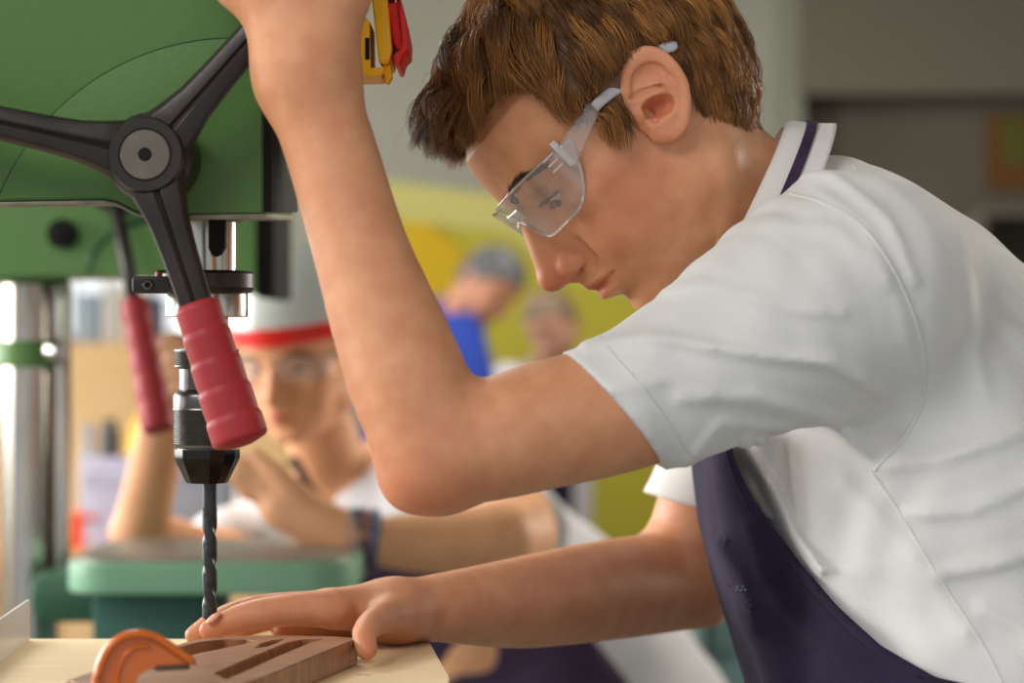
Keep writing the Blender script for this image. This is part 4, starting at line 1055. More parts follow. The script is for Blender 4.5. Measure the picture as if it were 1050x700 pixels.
link('pedestal', bmm('pedestal', lathe([(.09, .05), (.06, .3), (.05, .6)], (W(30, 0, 2.72).x, 2.72, 0), n=32), True, 30), DKGREEN, P2)
# feed hub with grips, quill and chuck of the machine behind
hub2 = B(115, 190, 2.58)
hb2 = link('feed_hub', bmm('feed_hub', lathe([(.028, -.05), (.028, 0), (.02, .01)], hub2, (0, -1, 0), 30), True, 30), BLKMET, P2)
for ex, ey, y in [(163, 440, 2.50), (-60, 90, 2.50)]:
    e = B(ex, ey, y); d = (e-hub2); L = d.length; d.normalize()
    sp = link('feed_spoke', bmm('feed_spoke', tube([hub2, hub2+d*(L-.10)], .008, 8), True), BLKMET, P2)
    prof = [(.008, L-.145)]+[((.0155+.003*i/30)*(.92+.09*abs(math.sin(math.pi*i/6))), L-.145+.145*i/30) for i in range(31)]+[(.001, L+.003)]
    link('red_grip', bmm('red_grip', lathe(prof, hub2, d, 28), True, 60), REDR, sp, 'ribbed red grip')
link('quill', bmm('quill', lathe([(.02, W(0, 340, 2.7).z), (.02, W(0, 270, 2.7).z)], (W(200, 0, 2.7).x, 2.7, 0), n=32), True, 30), CHROME, P2)

# ================================================================== people behind
def mini_body(name, frame, chains, h, skin, flush=0, ears=True, lean=1.0, neck=None, hsc=1.0):
    def fn(P):
        L = frame.loc(P); d = head_sdf(L, None, True, lean, True)*frame.sc
        if neck is not None: d = smin(d, rcone(P, *neck), .02)
        for c in chains: d = smin(d, chain(P, c, .006), .012)
        return d
    return fn
SK2 = mat('skin_behind', '#e0a880', rough=.5, spec=.3, sss=.15, noise='#d69d76', nscale=30, attr='flush', attrcol='#b04a40')
# --- girl
GY = 3.05
GF = Frame(W(322, 371, GY), (-.38, -.90, -.16), (-.10, -.12, 1), sc=.00092)
girl = thing('person', (W(560, 0, 3.2).x, 3.2, 0), 'girl in raised clear visor and safety glasses leaning on the green table behind', 'person')
gn = (tuple(W(325, 430, GY+.05)), tuple(W(350, 520, GY+.12)), .045, .055)
g_ch = [[(170, 425, 2.80, 26), (160, 470, 2.84, 26), (143, 548, 2.90, 29)], [(143, 548, 2.90, 29), (215, 575, 3.05, 34), (255, 560, 3.2, 34)],
        [(512, 552, 2.80, 36), (440, 556, 2.74, 33), (376, 554, 2.70, 24), (340, 542, 2.70, 26), (290, 520, 2.70, 24)],
        [(512, 552, 2.80, 38), (528, 545, 2.90, 44), (500, 510, 3.05, 52)],
        [(350, 520, 3.17, 60), (430, 560, 3.2, 110), (500, 640, 3.2, 130)]]
def ghand(P, d):
    for n in ([(288, 518, 2.70, 18), (264, 492, 2.70, 13), (248, 478, 2.70, 11), (238, 472, 2.71, 9)], [(292, 522, 2.715, 16), (262, 502, 2.71, 12), (246, 488, 2.70, 10), (236, 484, 2.70, 8)],
              [(295, 518, 2.72, 16), (266, 503, 2.71, 11), (250, 492, 2.70, 9), (240, 490, 2.7, 7.5)], [(305, 524, 2.72, 14), (275, 514, 2.71, 10), (258, 506, 2.7, 8), (250, 505, 2.7, 7)],
              [(330, 530, 2.70, 16), (300, 502, 2.69, 13), (280, 484, 2.69, 11), (262, 468, 2.7, 9)],
              [(170, 425, 2.80, 24), (166, 395, 2.79, 20), (160, 372, 2.78, 14)], [(160, 380, 2.78, 10), (172, 350, 2.77, 9), (188, 350, 2.76, 8)], [(160, 392, 2.78, 10), (176, 368, 2.76, 9), (190, 366, 2.75, 8)],
              [(162, 402, 2.78, 10), (178, 384, 2.76, 9), (191, 382, 2.75, 8)], [(166, 410, 2.78, 10), (180, 400, 2.76, 8.5), (190, 398, 2.75, 7.5)], [(182, 420, 2.79, 12), (192, 395, 2.79, 10), (190, 370, 2.79, 8)]):
        d = smin(d, chain(P, n, .001), .005)
    return d
gfn = mini_body('g', GF, g_ch, 0, None, neck=gn, lean=.94)
gv, gq = surf(lambda P: ghand(P, gfn(P)), (-.50, 2.62, .80), (.22, 3.40, 1.42), .0055)
gme = fmesh('body', gv, gq); gl_ = GF.loc([gv[:, 0], gv[:, 1], gv[:, 2]])
gfl = .75*np.clip((1.4-np.sqrt((gl_[1]/22)**2+((gl_[2]+56)/8.6)**2)*1.35)*1.6, 0, 1)*(gl_[0] > 95)+.25*np.exp(-((gl_[0]-80)**2+(np.abs(gl_[1])-52)**2+(gl_[2]+25)**2)/600)
at = gme.attributes.new('flush', 'FLOAT', 'POINT'); at.data.foreach_set('value', np.clip(gfl, 0, 1).astype(np.float32))
link('body', gme, SK2, girl)
def plain_hair(name, frame, m, parent, cut, thick=8, hres=5, lobes=()):
    def fn(P):
        f, s, u = P
        d = smin(ell(P, (31, 0, 44), (91+thick, 76+thick, 84+thick)), ell(P, (-20, 0, 0), (50, 68, 60)), 15)
        for c, r in lobes: d = smin(d, ell(P, c, r), 10)
        d = d+1.5*np.sin(.5*s+.15*u)*np.sin(.22*f+.1*s)
        return smax(d, sdpoly(f, u, cut), 3)
    v, q = surf(fn, (-130, -110, -140), (160, 110, 160), hres)
    return link(name, fmesh(name, frame.wor(v), q), m, parent)
CUTG = [(118, 76), (95, 70), (70, 50), (45, 30), (22, 10), (5, -10), (-10, -60), (-90, -80), (-120, 0), (-120, 200), (200, 200)]
plain_hair('hair', GF, mat('dark_brown_hair', '#2c1d15', rough=.5, noise='#4a3324', nscale=60), girl, CUTG, 6)
for sd in (1, -1):
    bm = bmesh.new(); bmesh.ops.create_uvsphere(bm, u_segments=16, v_segments=12, radius=.0118*.88, matrix=Matrix.Translation(GF.wor([[95.5, sd*31, 8]])[0]))
    e = link('eyeball', bmm('eyeball', bm, True), mat('eye_white', '#cfc4ba', rough=.2), girl)
    c = Vector(GF.wor([[95.5, sd*31, 8]])[0]); dr = (Vector(GF.wor([[97, sd*31, 7.8]])[0])-c).normalized()
    link('iris', bmm('iris', lathe([(.0001, .0108), (.0045, .0100), (.0055, .009)], c, dr, 16, cap=False), True), MATS['dark_iris'], e)
ghb = BVHTree.FromPolygons([tuple(v) for v in hv], [tuple(q) for q in hq.tolist()])
pr = [face_hairs([(118, sd*13, 23, 1.5), (112, sd*27, 29, 2), (104, sd*40, 29, 2), (96, sd*51, 24, 1)], 200, 7, .0006, 30+sd, GF) for sd in (1, -1)]
for v_, q_ in pr: link('eyebrow', fmesh('eyebrow', v_, q_), MATS['eyebrow_hair'], girl)
# shirt and apron of the girl
def gshirt(P):
    d = chain(P, [(352, 548, 3.17, 64), (430, 572, 3.2, 118), (520, 650, 3.22, 140), (600, 780, 3.25, 165), (640, 900, 3.25, 170)], .03)
    d = smin(d, chain(P, [(430, 545, 3.15, 90), (495, 520, 3.05, 60), (530, 545, 2.96, 54)], .01), .03)
    d = smin(d, chain(P, [(330, 560, 3.2, 70), (250, 555, 3.18, 42), (228, 562, 3.12, 40)], .01), .03)
    d = smax(d, -rcone(P, gn[0], gn[1], .052, .06), .006)
    c = (P[0]-W(533, 0, 2.95).x)*.3+(2.93-P[1])*.95
    d = np.where(P[0] > W(490, 0, 3).x, smax(d, c, .004), d)
    return d+.003*np.sin(40*P[0]+25*P[2])*np.sin(30*P[2]-20*P[1])
v_, q_ = surf(gshirt, (-.48, 2.80, .55), (.50, 3.55, 1.10), .007)
GSH = link('shirt', fmesh('shirt', v_, q_), mat('pale_grey_cotton', '#cfcdd0', rough=.9, noise='#c3c1c6', nscale=10), girl)
gedge = wpoly([(470, 530), (540, 600), (600, 640), (640, 690), (680, 750), (720, 1000), (300, 1000), (300, 560), (380, 560)], 3.1)
v_, q_ = surf(lambda P: smax(gshirt(P)-.006, sdpoly(P[0], P[2], gedge), .004), (-.30, 2.85, .55), (.50, 3.58, 1.02), .008)
link('apron', fmesh('apron', v_, q_), mat('purple_cotton', '#33223c', rough=.85, noise='#43304c', nscale=8), girl)
link('neck_strap', bmm('neck_strap', tube([W(x, y, Y) for x, y, Y in [(300, 470, 3.05), (318, 500, 2.99), (352, 540, 2.98), (385, 580, 2.99)]], .008, 8, sq=(1, .4)), True), BLACKP, girl, 'dark neck strap')
# bracelets
BRT = [('#8a8f96', 362), ('#3a3f58', 370), ('#6e4356', 378), ('#4b5a76', 386)]
for i, (c, x) in enumerate(BRT):
    cpt = W(x, 552+(x-376)*.05, 2.705); bm = bmesh.new(); pts = [cpt+Vector((.002*math.sin(3*t), math.cos(t), math.sin(t)))*1.0*1.0 for t in [0]]
    ring = [cpt+Vector((.003*math.sin(2*t+i), .031*math.cos(t), .031*math.sin(t))) for t in np.linspace(0, 2*math.pi, 30)]
    bm = tube(ring, .0042, 8, cap=False)
    link('bracelet', bmm('bracelet', bm, True), mat('bracelet_%d' % i, c, rough=.6), None, ['pale grey cord bracelet nearest the hand on the girl\'s wrist', 'dark navy cord bracelet on the girl\'s wrist', 'mauve cord bracelet on the girl\'s wrist', 'slate blue cord bracelet furthest from the hand on the girl\'s wrist'][i], 'bracelet', None)
    COL.objects[-1]['group'] = 'cord bracelets on the wrist'
# glasses of the girl
G3 = thing('safety_glasses', tuple(GF.wor([[115, 0, 10]])[0]), 'clear safety glasses worn by the girl under the raised visor', 'safety glasses')
for sd in (1, -1):
    bm = bmesh.new(); G = []
    for off in (0, 2.5): G.append([[bm.verts.new(GF.wor([lens_pt(i/12, j/6, sd, off+2)])[0]) for j in range(7)] for i in range(13)])
    for i in range(12):
        for j in range(6):
            bm.faces.new((G[0][i][j], G[0][i+1][j], G[0][i+1][j+1], G[0][i][j+1])); bm.faces.new((G[1][i][j], G[1][i][j+1], G[1][i+1][j+1], G[1][i+1][j]))
    for i in range(12):
        for j in (0, 6): bm.faces.new((G[0][i][j], G[1][i][j], G[1][i+1][j], G[0][i+1][j]))
    for j in range(6):
        for i in (0, 12): bm.faces.new((G[0][i][j], G[0][i][j+1], G[1][i][j+1], G[1][i][j]))
    link('lens', bmm('lens', bm, True, 40), LENSM, G3)
    link('temple', bmm('temple', tube([GF.wor([p])[0] for p in [(74, sd*72, 20), (40, sd*80, 20), (0, sd*80, 20), (-20, sd*76, 10)]], .003, 8), True), ARMM, G3)
# visor: red brow band, flipped up clear shield
VS = thing('face_visor', tuple(GF.wor([[110, 0, 60]])[0]), 'clear flip-up face visor with red brow band raised on the girl\'s head', 'visor')
REDV = mat('red_visor_plastic', '#e21a10', rough=.4)
band = []
for t in np.linspace(-2.6, 2.6, 40): band.append((31+106*math.cos(t), 90*math.sin(t), 62-4*math.cos(t)))
bm = bmesh.new(); rings = []
for p in band:
    o = Vector((p[0]-31, p[1], 0)).normalized(); w = 14 if p[0] > 40 else 6
    rings.append([bm.verts.new(GF.wor([q])[0]) for q in [(p[0], p[1], p[2]-w), (p[0]+o.x*5, p[1]+o.y*5, p[2]-w), (p[0]+o.x*5, p[1]+o.y*5, p[2]+w), (p[0], p[1], p[2]+w)]])
for i in range(len(rings)-1):
    for k in range(4): bm.faces.new((rings[i][k], rings[i][(k+1) % 4], rings[i+1][(k+1) % 4], rings[i+1][k]))
bm.faces.new(rings[0]); bm.faces.new(rings[-1][::-1])
link('brow_band', bmm('brow_band', bm, True, 40), REDV, VS, 'red brow band')
bm = bmesh.new(); G = []
for off in (0, 2.0):
    g = []
    for t in np.linspace(-1.25, 1.25, 22):
        col = []
        for v in np.linspace(0, 1, 8):
            r1, r2 = 112-36*v+off, 97-18*v+off
            col.append(bm.verts.new(GF.wor([(31+r1*math.cos(t), r2*math.sin(t), 68+105*v+0*math.cos(t))])[0]))
        g.append(col)
    G.append(g)
for i in range(21):
    for j in range(7):
        bm.faces.new((G[0][i][j], G[0][i+1][j], G[0][i+1][j+1], G[0][i][j+1])); bm.faces.new((G[1][i][j], G[1][i][j+1], G[1][i+1][j+1], G[1][i+1][j]))
for i in range(21):
    for j in (0, 7): bm.faces.new((G[0][i][j], G[1][i][j], G[1][i+1][j], G[0][i+1][j]))
for j in range(7):
    for i in (0, 21): bm.faces.new((G[0][i][j], G[0][i][j+1], G[1][i][j+1], G[1][i][j]))
link('clear_shield', bmm('clear_shield', bm, True, 40), glass('clear_visor_sheet', (.88, .9, .92), base=.15, rough=.15, haze=.5, hcol='#f2f5f8'), VS)

# --- two men further back
def man(label, x, y, Y, F, U, hairc, hairn, coat, torso_n, skinc, apron=None, sc=.001, arms=()):
    fr = Frame(W(x, y, Y), F, U, sc=sc)
    r = thing('person', (W(torso_n[0][0], 0, Y).x, Y, 0), label, 'person')
    core = [(a, b, c, d*.75) for a, b, c, d in torso_n[:2]]
    t0 = W(torso_n[0][0], torso_n[0][1], torso_n[0][2])
    hc = fr.wor([[5, 0, -30]])[0]
    fn = mini_body('m', fr, [core], 0, None, neck=(tuple(hc), tuple(t0), .052, .06))
    lo = [min(hc[i], t0[i])-.22 for i in range(3)]; hi = [max(hc[i], t0[i])+.24 for i in range(3)]
    v, q = surf(fn, lo, hi, .011); link('body', fmesh('body', v, q), mat('skin_'+hairc[1:], skinc, rough=.5, sss=.1), r)
    plain_hair('hair', fr, mat('hair_'+hairc[1:], hairc, rough=.6, noise=hairn, nscale=14), r, [(125, 70), (95, 66), (75, 52), (50, 40), (30, 12), (5, -5), (-10, -35), (-60, -50), (-120, 0), (-120, 200), (200, 200)], 7, 6)
    def coatf(P):
        d = chain(P, torso_n, .04)
        for a in arms: d = smin(d, chain(P, a, .02), .03)
        d = smax(d, -rcone(P, hc, t0, .062, .066), .01)
        return d+.005*np.sin(20*P[0]+15*P[2])*np.sin(14*P[2]-10*P[1])
    al = [n for n in torso_n]+[m for a in arms for m in a]; ps = [W(a, b, c) for a, b, c, d in al]; rr = [d*PX(c)+.03 for a, b, c, d in al]
    lo = [min(p[i]-k for p, k in zip(ps, rr)) for i in range(3)]; hi = [max(p[i]+k for p, k in zip(ps, rr)) for i in range(3)]
    v, q = surf(coatf, lo, hi, .016); co = link('coat', fmesh('coat', v, q), mat('cloth_'+coat[1:], coat, rough=.85), r)
    # legs
    z0 = W(0, torso_n[-1][1], Y).z; xx = W(torso_n[-1][0], 0, Y).x
    bm = bmesh.new()
    for s in (-.1, .1): tube([(xx+s, Y, z0), (xx+s, Y-.02, z0*.5), (xx+s, Y, .08)], [.10, .075, .055], 14, bm)
    link('trousers', bmm('trousers', bm, True), mat('dark_trousers', '#23262e', rough=.9), r)
    for s in (-.1, .1):
        v, q = surf(lambda P: smax(ell(P, (xx+s, Y-.05, .03), (.05, .14, .07)), -P[2]+.002, .005), (xx+s-.08, Y-.22, -.02), (xx+s+.08, Y+.12, .14), .012)
        link('shoe', fmesh('shoe', v, q), mat('black_leather', '#181716', rough=.5), r)
    return r, coatf
M1, _ = man('grey-haired man in a bright blue work coat bowing his head, far behind the raised arm', 492, 287, 7.2, (.62, -.35, -.60), (.40, -.1, .75), '#2c2d30', '#626368', '#14338f',
        [(470, 322, 7.3, 26), (452, 362, 7.35, 44), (438, 440, 7.4, 64), (438, 560, 7.4, 66), (438, 690, 7.4, 66)], '#c0866a', arms=[[(474, 340, 7.15, 22), (486, 388, 7.05, 21), (500, 440, 6.95, 17)]])
M2, cf = man('person with light brown hair in pale shirt and dark apron, farthest back by yellow wall', 572, 333, 7.7, (-.45, -.75, -.38), (-.30, -.2, .9), '#5e4b3c', '#8d7660', '#cfcbd2',
        [(560, 385, 7.8, 26), (556, 430, 7.8, 46), (563, 520, 7.8, 44), (565, 690, 7.8, 46)], '#c6947c', arms=[[(522, 392, 7.7, 20), (514, 450, 7.6, 16)], [(588, 400, 7.7, 20), (592, 460, 7.6, 16)]])
ap = wpoly([(541, 385), (586, 385), (590, 568), (540, 568)], 7.65)
v_, q_ = surf(lambda P: smax(cf(P)-.012, sdpoly(P[0], P[2], ap), .005), (-.02, 7.45, .50), (.28, 8.2, 1.18), .016)
link('apron', fmesh('apron', v_, q_), mat('dark_violet_cotton', '#1d1730', rough=.85), M2)

# ================================================================== room
def struct(name, lo, hi, m, bw=0): return link(name, bmm(name, box(lo, hi, bw)), m, None, kind='structure')
struct('floor', (-4.2, -.6, -.1), (4.2, 9.3, 0), mat('grey_floor', '#6f6d66', rough=.5, noise='#7b786f', nscale=3))
struct('ceiling', (-4.2, -.6, 2.60), (4.2, 9.3, 2.7), mat('ceiling_paint', '#a9a89b', rough=.9, noise='#a3a195', nscale=1))
XR = W(822, 0, 8.9).x
struct('wall_back', (-4.2, 9.2, 0), (XR, 9.3, 2.6), mat('light_grey_paint', '#a3a296', rough=.9, noise='#9c9b8f', nscale=1.2))
struct('wall_alcove', (XR, 9.2, 0), (4.2, 9.3, 2.6), mat('taupe_paint', '#625b50', rough=.9, noise='#696257', nscale=1))
struct('trim_beam', (XR, 8.9, W(0, 96, 8.9).z), (4.2, 9.19, 2.6), mat('taupe_beam', '#6c675a', rough=.9))
struct('trim_pillar', (XR-.06, 9.0, 0), (XR+.02, 9.19, 2.6), mat('pale_trim', '#878b7c', rough=.9))
struct('wall_right', (4.2, -.6, 0), (4.3, 9.3, 2.6), mat('warm_grey_paint', '#8f887c', rough=.9))
# left wall with two window openings
LW = mat('cream_paint', '#d9cdb4', rough=.9)
for k, (ya, yb, za, zb) in enumerate([(-.6, 1.0, 0, 2.6), (1.0, 4.6, 0, .9), (1.0, 4.6, 2.45, 2.6), (4.6, 5.2, 0, 2.6), (5.2, 8.4, 0, .9), (5.2, 8.4, 2.45, 2.6), (8.4, 9.3, 0, 2.6)]):
    struct('wall_left' if k == 0 else 'wall_left.%03d' % k, (-4.3, ya, za), (-4.2, yb, zb), LW)
YW = mat('yellow_green_paint', '#a89d2a', rough=.8, noise='#a09630', nscale=1.3)
y = 8.7
def card(name, pts, Y, th, m, label, cat): return link(name, bmm(name, prism(wpoly(pts, Y), Y, Y+th, .01), True, 35), m, None, label, cat)
scr = thing('partition', (W(560, 0, y).x, y, 0), 'tall yellow-green painted partition standing behind the two people', 'partition')
link('panel', bmm('panel', prism([(W(385, 0, y).x, .04), (W(735, 0, y).x, .04), (W(735, 0, y).x, W(0, 232, y).z), (W(560, 0, y).x, W(0, 212, y).z), (W(385, 0, y).x, W(0, 188, y).z)], y, y+.06, .01), True, 35), YW, scr)
link('cream_stripe', bmm('cream_stripe', prism(wpoly([(385, 184), (560, 206), (700, 262), (700, 315), (600, 292), (520, 240), (385, 222)], y-.012), y-.014, y+.001, .002), True, 35), mat('pale_olive_paint', '#b2ac66', rough=.8), scr, 'pale olive painted stripe')
link('golden_panel', bmm('golden_panel', prism(wpoly([(385, 224), (440, 228), (480, 262), (488, 330), (470, 400), (385, 400)], y-.012), y-.014, y+.001, .002), True, 35), mat('golden_yellow_paint', '#bb9a0e', rough=.8), scr, 'golden yellow painted area')
link('foot_rail', bmm('foot_rail', box((W(385, 0, y).x, y-.03, 0), (W(735, 0, y).x, y+.09, .05), .01), True, 35), mat('dark_metal', '#33352f', rough=.5), scr)

# poster on the dark wall, shelf with dark boxes
Yp = 9.18
po = thing('poster', tuple(W(1050, 160, Yp)), 'orange and olive abstract poster on the dark wall at the right edge', 'poster')
link('sheet', bmm('sheet', prism(wpoly([(1012, 118), (1100, 118), (1100, 195), (1012, 195)], Yp), Yp-.012, Yp+.0199, .003)), mat('poster_orange', '#6e3414', rough=.7, noise='#65440f', nscale=3), po)
link('olive_shape', bmm('olive_shape', prism(wpoly([(1024, 122), (1090, 122), (1080, 165), (1030, 170)], Yp), Yp-.018, Yp-.010, .003)), mat('poster_olive', '#565518', rough=.7), po)
sh = thing('wall_shelf', tuple(W(1050, 300, 8.8)), 'dark shelf unit against the wall below the orange poster', 'shelf')
for k, (a, b) in enumerate([(0, 6), (62, 68), (128, 134)]):
    link('shelf_board', bmm('shelf_board', box((W(1010, 0, 8.8).x, 8.8, W(0, 215+b, 8.8).z), (W(1150, 0, 8.8).x, 9.15, W(0, 215+a, 8.8).z), .004)), mat('grey_shelf', '#6d675c', rough=.7), sh)
link('side_panel', bmm('side_panel', box((W(1005, 0, 8.8).x, 8.8, 0), (W(1011, 0, 8.8).x, 9.15, W(0, 213, 8.8).z), .004)), mat('grey_shelf', '#6d675c'), sh)
link('side_panel', bmm('side_panel', box((W(1150, 0, 8.8).x, 8.8, 0), (W(1156, 0, 8.8).x, 9.15, W(0, 213, 8.8).z), .004)), mat('grey_shelf', '#6d675c'), sh)
def solid(name, kind, x0, y0, x1, y1, Y, dep, colr, label, cat, group=None, zfloor=None):
    """small background things: bins, jars, boxes, helmets with their own shape"""
    a = W(x0, y1, Y); b = W(x1, y0, Y); w = b.x-a.x; h = b.z-a.z; c = ((a.x+b.x)/2, Y+dep/2)
    z0 = a.z if zfloor is None else zfloor; h = b.z-z0
    m = mat('paint_'+colr[1:], colr, rough=.55)
    t = thing(name, (c[0], c[1], z0), label, cat, group)
    if kind == 'bin':
        bm = prism([(c[0]-w*.42, z0), (c[0]+w*.42, z0), (c[0]+w*.5, z0+h*.92), (c[0]-w*.5, z0+h*.92)], Y, Y+dep, .006)
        link('tub', bmm('tub', bm, True, 35), m, t); link('rim', bmm('rim', box((c[0]-w*.53, Y-.006, z0+h*.88), (c[0]+w*.53, Y+dep+.006, z0+h), .004), True, 35), m, t)
    elif kind == 'jar':
        r = w/2; link('jar_body', bmm('jar_body', lathe([(r*.8, 0), (r, h*.06), (r, h*.68), (r*.6, h*.8), (r*.55, h*.86)], (c[0], c[1], z0), n=28), True, 40), m, t)
        link('lid', bmm('lid', lathe([(r*.62, h*.84), (r*.64, h*.86), (r*.64, h), (r*.55, h*1.0)], (c[0], c[1], z0), n=28), True, 40), m, t)
    elif kind == 'box':
        link('carton', bmm('carton', box((a.x, Y, z0), (b.x, Y+dep, z0+h), .004), True, 35), m, t)
        link('flap', bmm('flap', box((a.x+w*.02, Y-.004, z0+h*.72), (b.x-w*.02, Y+.001, z0+h*.9), .001)), m, t)
    elif kind == 'helmet':
        v, q = surf(lambda P: smax(ell(P, (c[0], c[1], z0), (w*.42, dep*.5, h)), z0-P[2]+.001, .002), (c[0]-w, Y-.05, z0-.02), (c[0]+w, Y+dep+.05, z0+h+.03), max(.006, w/24))
        link('shell', fmesh('shell', v, q), m, t)
        link('brim', bmm('brim', lathe([(w*.40, 0), (w*.5, .004), (w*.5, .012), (w*.40, .02)], (c[0], c[1], z0), n=30), True, 40), m, t)
    return t
# bench with clutter on the left
Yb2 = 4.3
bt = thing('workbench', (W(160, 0, Yb2).x, Yb2, 0), 'long wooden workbench carrying tools and boxes behind the girl', 'workbench')
zt2 = W(0, 566, Yb2).z
link('bench_top', bmm('bench_top', box((W(-120, 0, Yb2).x, Yb2, zt2-.05), (W(330, 0, Yb2).x, Yb2+.7, zt2), .005), True, 35), mat('bench_wood', '#b98a63', rough=.6), bt)
for x in (-110, 320):
    for yy in (Yb2+.03, Yb2+.62): link('leg', bmm('leg', box((W(x, 0, Yb2).x-.04, yy, 0), (W(x, 0, Yb2).x+.04, yy+.06, zt2-.05), .004)), mat('bench_leg', '#8a6a50', rough=.6), bt)
cl = [('storage_bin', 'bin', 66, 528, 100, 566, '#d84a1e', 'orange-red open bin on the bench beside the chrome column'),
      ('storage_bin', 'bin', 168, 540, 215, 566, '#dc4a20', 'low orange-red bin on the bench behind the drill bit'),
      ('carton', 'box', 84, 470, 140, 566, '#a9a3b8', 'lavender-grey carton on the bench left of the girl\'s forearm'),
      ('jar', 'jar', 72, 436, 92, 566, '#8d8f96', 'tall grey container on the bench behind the orange-red bin'),
      ('carton', 'box', 168, 478, 235, 538, '#7d7f88', 'grey carton in the low bin behind the chuck'),
      ('carton', 'box', 240, 500, 275, 566, '#e4dfdc', 'white carton on the bench behind the girl\'s hand')]
for nm, kd, x0, y0, x1, y1, c, lb in cl: solid(nm, kd, x0, y0, x1, y1, Yb2+.08+.12*(nm == 'jar'), .18, c, lb, nm.split('_')[-1], None, zt2 if y1 >= 560 else None)
solid('hard_hat', 'helmet', 122, 425, 152, 470, Yb2+.09, .2, '#e3b40c', 'yellow hard hat on top of the lavender-grey carton', 'hard hat')
solid('grinder', 'jar', 96, 430, 118, 470, Yb2+.1, .12, '#3b3d44', 'dark rounded tool standing on the lavender-grey carton', 'tool')
# tan cupboard with pale board behind
Yk = 6.3
cb = thing('cupboard', (W(150, 0, Yk).x, Yk, 0), 'wide tan wooden cupboard behind the cluttered bench', 'cupboard')
link('carcass', bmm('carcass', box((W(-60, 0, Yk).x, Yk, 0), (W(300, 0, Yk).x, Yk+.5, W(0, 352, Yk).z), .01), True, 35), mat('tan_wood', '#cfa873', rough=.6, noise='#d6b080', nscale=3), cb)
for x0, x1 in ((-55, 60), (64, 178), (182, 296)): link('door', bmm('door', box((W(x0, 0, Yk).x, Yk-.02, .1), (W(x1, 0, Yk).x, Yk, W(0, 358, Yk).z), .006), True, 35), mat('tan_door', '#d3ad78', rough=.6, noise='#dab585', nscale=3), cb)
struct('window_1', (W(55, 0, 9.15).x, 9.12, W(0, 345, 9.15).z), (W(250, 0, 9.15).x, 9.195, W(0, 215, 9.15).z), mat('window_frame_paint', '#c9c8c4', rough=.6))
for x0, x1 in ((62, 74), (80, 104), (110, 150), (160, 195)):
    o = link('window_pane', bmm('window_pane', box((W(x0, 0, 9.1).x, 9.10, W(0, 340, 9.1).z), (W(x1, 0, 9.1).x, 9.13, W(0, 222, 9.1).z))), mat('daylit_pane', '#cfd6dc', rough=.2, emit='#dfe4ea', estr=.75), bpy.data.objects['window_1'], None)
bk = [(76, 100, 300, 352, '#8fa0ad', 'blue-grey'), (104, 120, 290, 352, '#c2c1bf', 'pale grey'), (124, 140, 296, 352, '#d6cbb6', 'cream'), (144, 156, 302, 352, '#2f3d5c', 'dark blue')]
for x0, x1, y0, y1, c, nmz in bk: solid('binder', 'box', x0, y0, x1, y1, Yk+.1, .25, c, nmz+' ring binder standing on top of the tan cupboard', 'binder', 'binders on the cupboard', W(0, 352, Yk).z)
# right: low cabinets beyond the boy's elbow
for x0, x1, c, lb, Yz in ((690, 722, '#7f9896', 'pale teal storage drawer tower seen below the young man\'s elbow', 5.2), (724, 770, '#5a7474', 'darker teal storage drawer tower beside the pale teal one', 5.25), (600, 686, '#5e6a30', 'olive low storage box left of the teal drawer towers', 6.9)):
    a = W(x0, 600, Yz); b = W(x1, 600, Yz); t = thing('drawer_tower', ((a.x+b.x)/2, Yz+.2, 0), lb, 'drawers'); top = W(0, 588 if x0 > 650 else 566, Yz).z
    m = mat('paint_'+c[1:], c, rough=.5)
    link('carcass', bmm('carcass', box((a.x, Yz, 0), (b.x, Yz+.4, top), .01), True, 35), m, t)
    for k in range(4): link('drawer', bmm('drawer', box((a.x+.01, Yz-.015, top*(k+.08)/4), (b.x-.01, Yz+.002, top*(k+.92)/4), .004), True, 35), m, t)

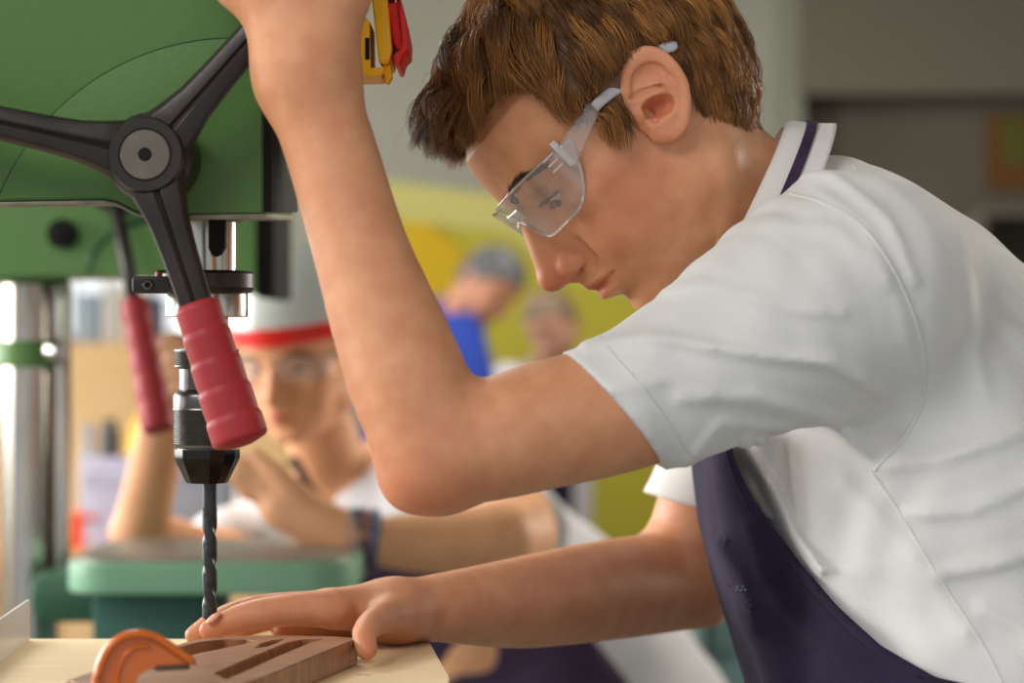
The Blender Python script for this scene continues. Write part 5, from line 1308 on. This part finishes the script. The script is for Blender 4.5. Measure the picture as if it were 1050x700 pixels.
# ================================================================== light and camera
def area(name, loc, tgt, sx, sy, e, col):
    l = bpy.data.lights.new(name, 'AREA'); l.shape = 'RECTANGLE'; l.size = sx; l.size_y = sy; l.energy = e; l.color = col
    o = bpy.data.objects.new(name, l); COL.objects.link(o); o.location = loc
    o.rotation_euler = (Vector(tgt)-Vector(loc)).to_track_quat('-Z', 'Y').to_euler(); return o
area('window_light_left', (-3.9, 2.6, 1.9), (0, 1.6, 1.3), 3.4, 1.6, 290, (1, .98, .95))
area('window_light_left_far', (-3.9, 6.8, 1.8), (0, 5.5, 1.1), 3, 1.5, 130, (1, .98, .95))
area('window_light_right_far', (3.6, 5.2, 2.2), (.2, 1.6, 1.35), 1.6, 1.4, 170, (1, .93, .82))
area('fill_light_near', (-1.1, .1, 2.5), (.1, 1.6, 1.2), 1.2, .6, 32, (1, .98, .95))  # added fill from the front left, evens out the face
area('fill_light_middle', (-.8, 3.3, 2.55), (-.3, 3.0, 1.0), 1.5, .6, 50, (1, .96, .9))  # added fill to brighten the girl and her arms
area('area_light_far', (.2, 6.9, 2.55), (.2, 7.5, .8), 2.4, .6, 45, (1, .96, .88))  # unseen area light over the far end of the room
w = bpy.data.worlds.new('World'); SC.world = w; w.use_nodes = True
bg = w.node_tree.nodes['Background']; bg.inputs['Color'].default_value = (.92, .96, 1, 1); bg.inputs['Strength'].default_value = .78
cam = bpy.data.cameras.new('Camera'); co = bpy.data.objects.new('Camera', cam); COL.objects.link(co)
co.location = (0, 0, CZ); co.rotation_euler = (math.pi/2, 0, 0); cam.sensor_width = 36; cam.lens = 84
cam.dof.use_dof = True; cam.dof.focus_distance = 1.485; cam.dof.aperture_fstop = 5.2; cam.clip_start = .05
SC.camera = co
SC.view_settings.view_transform = 'Standard'; SC.view_settings.look = 'None'; SC.view_settings.gamma = 1; SC.view_settings.exposure = 0
SC.cycles.use_denoising = True
try: SC.view_settings.use_curve_mapping = False
except Exception: pass
SC.cycles.max_bounces = 8; SC.cycles.transparent_max_bounces = 12; SC.cycles.caustics_refractive = False; SC.cycles.caustics_reflective = False
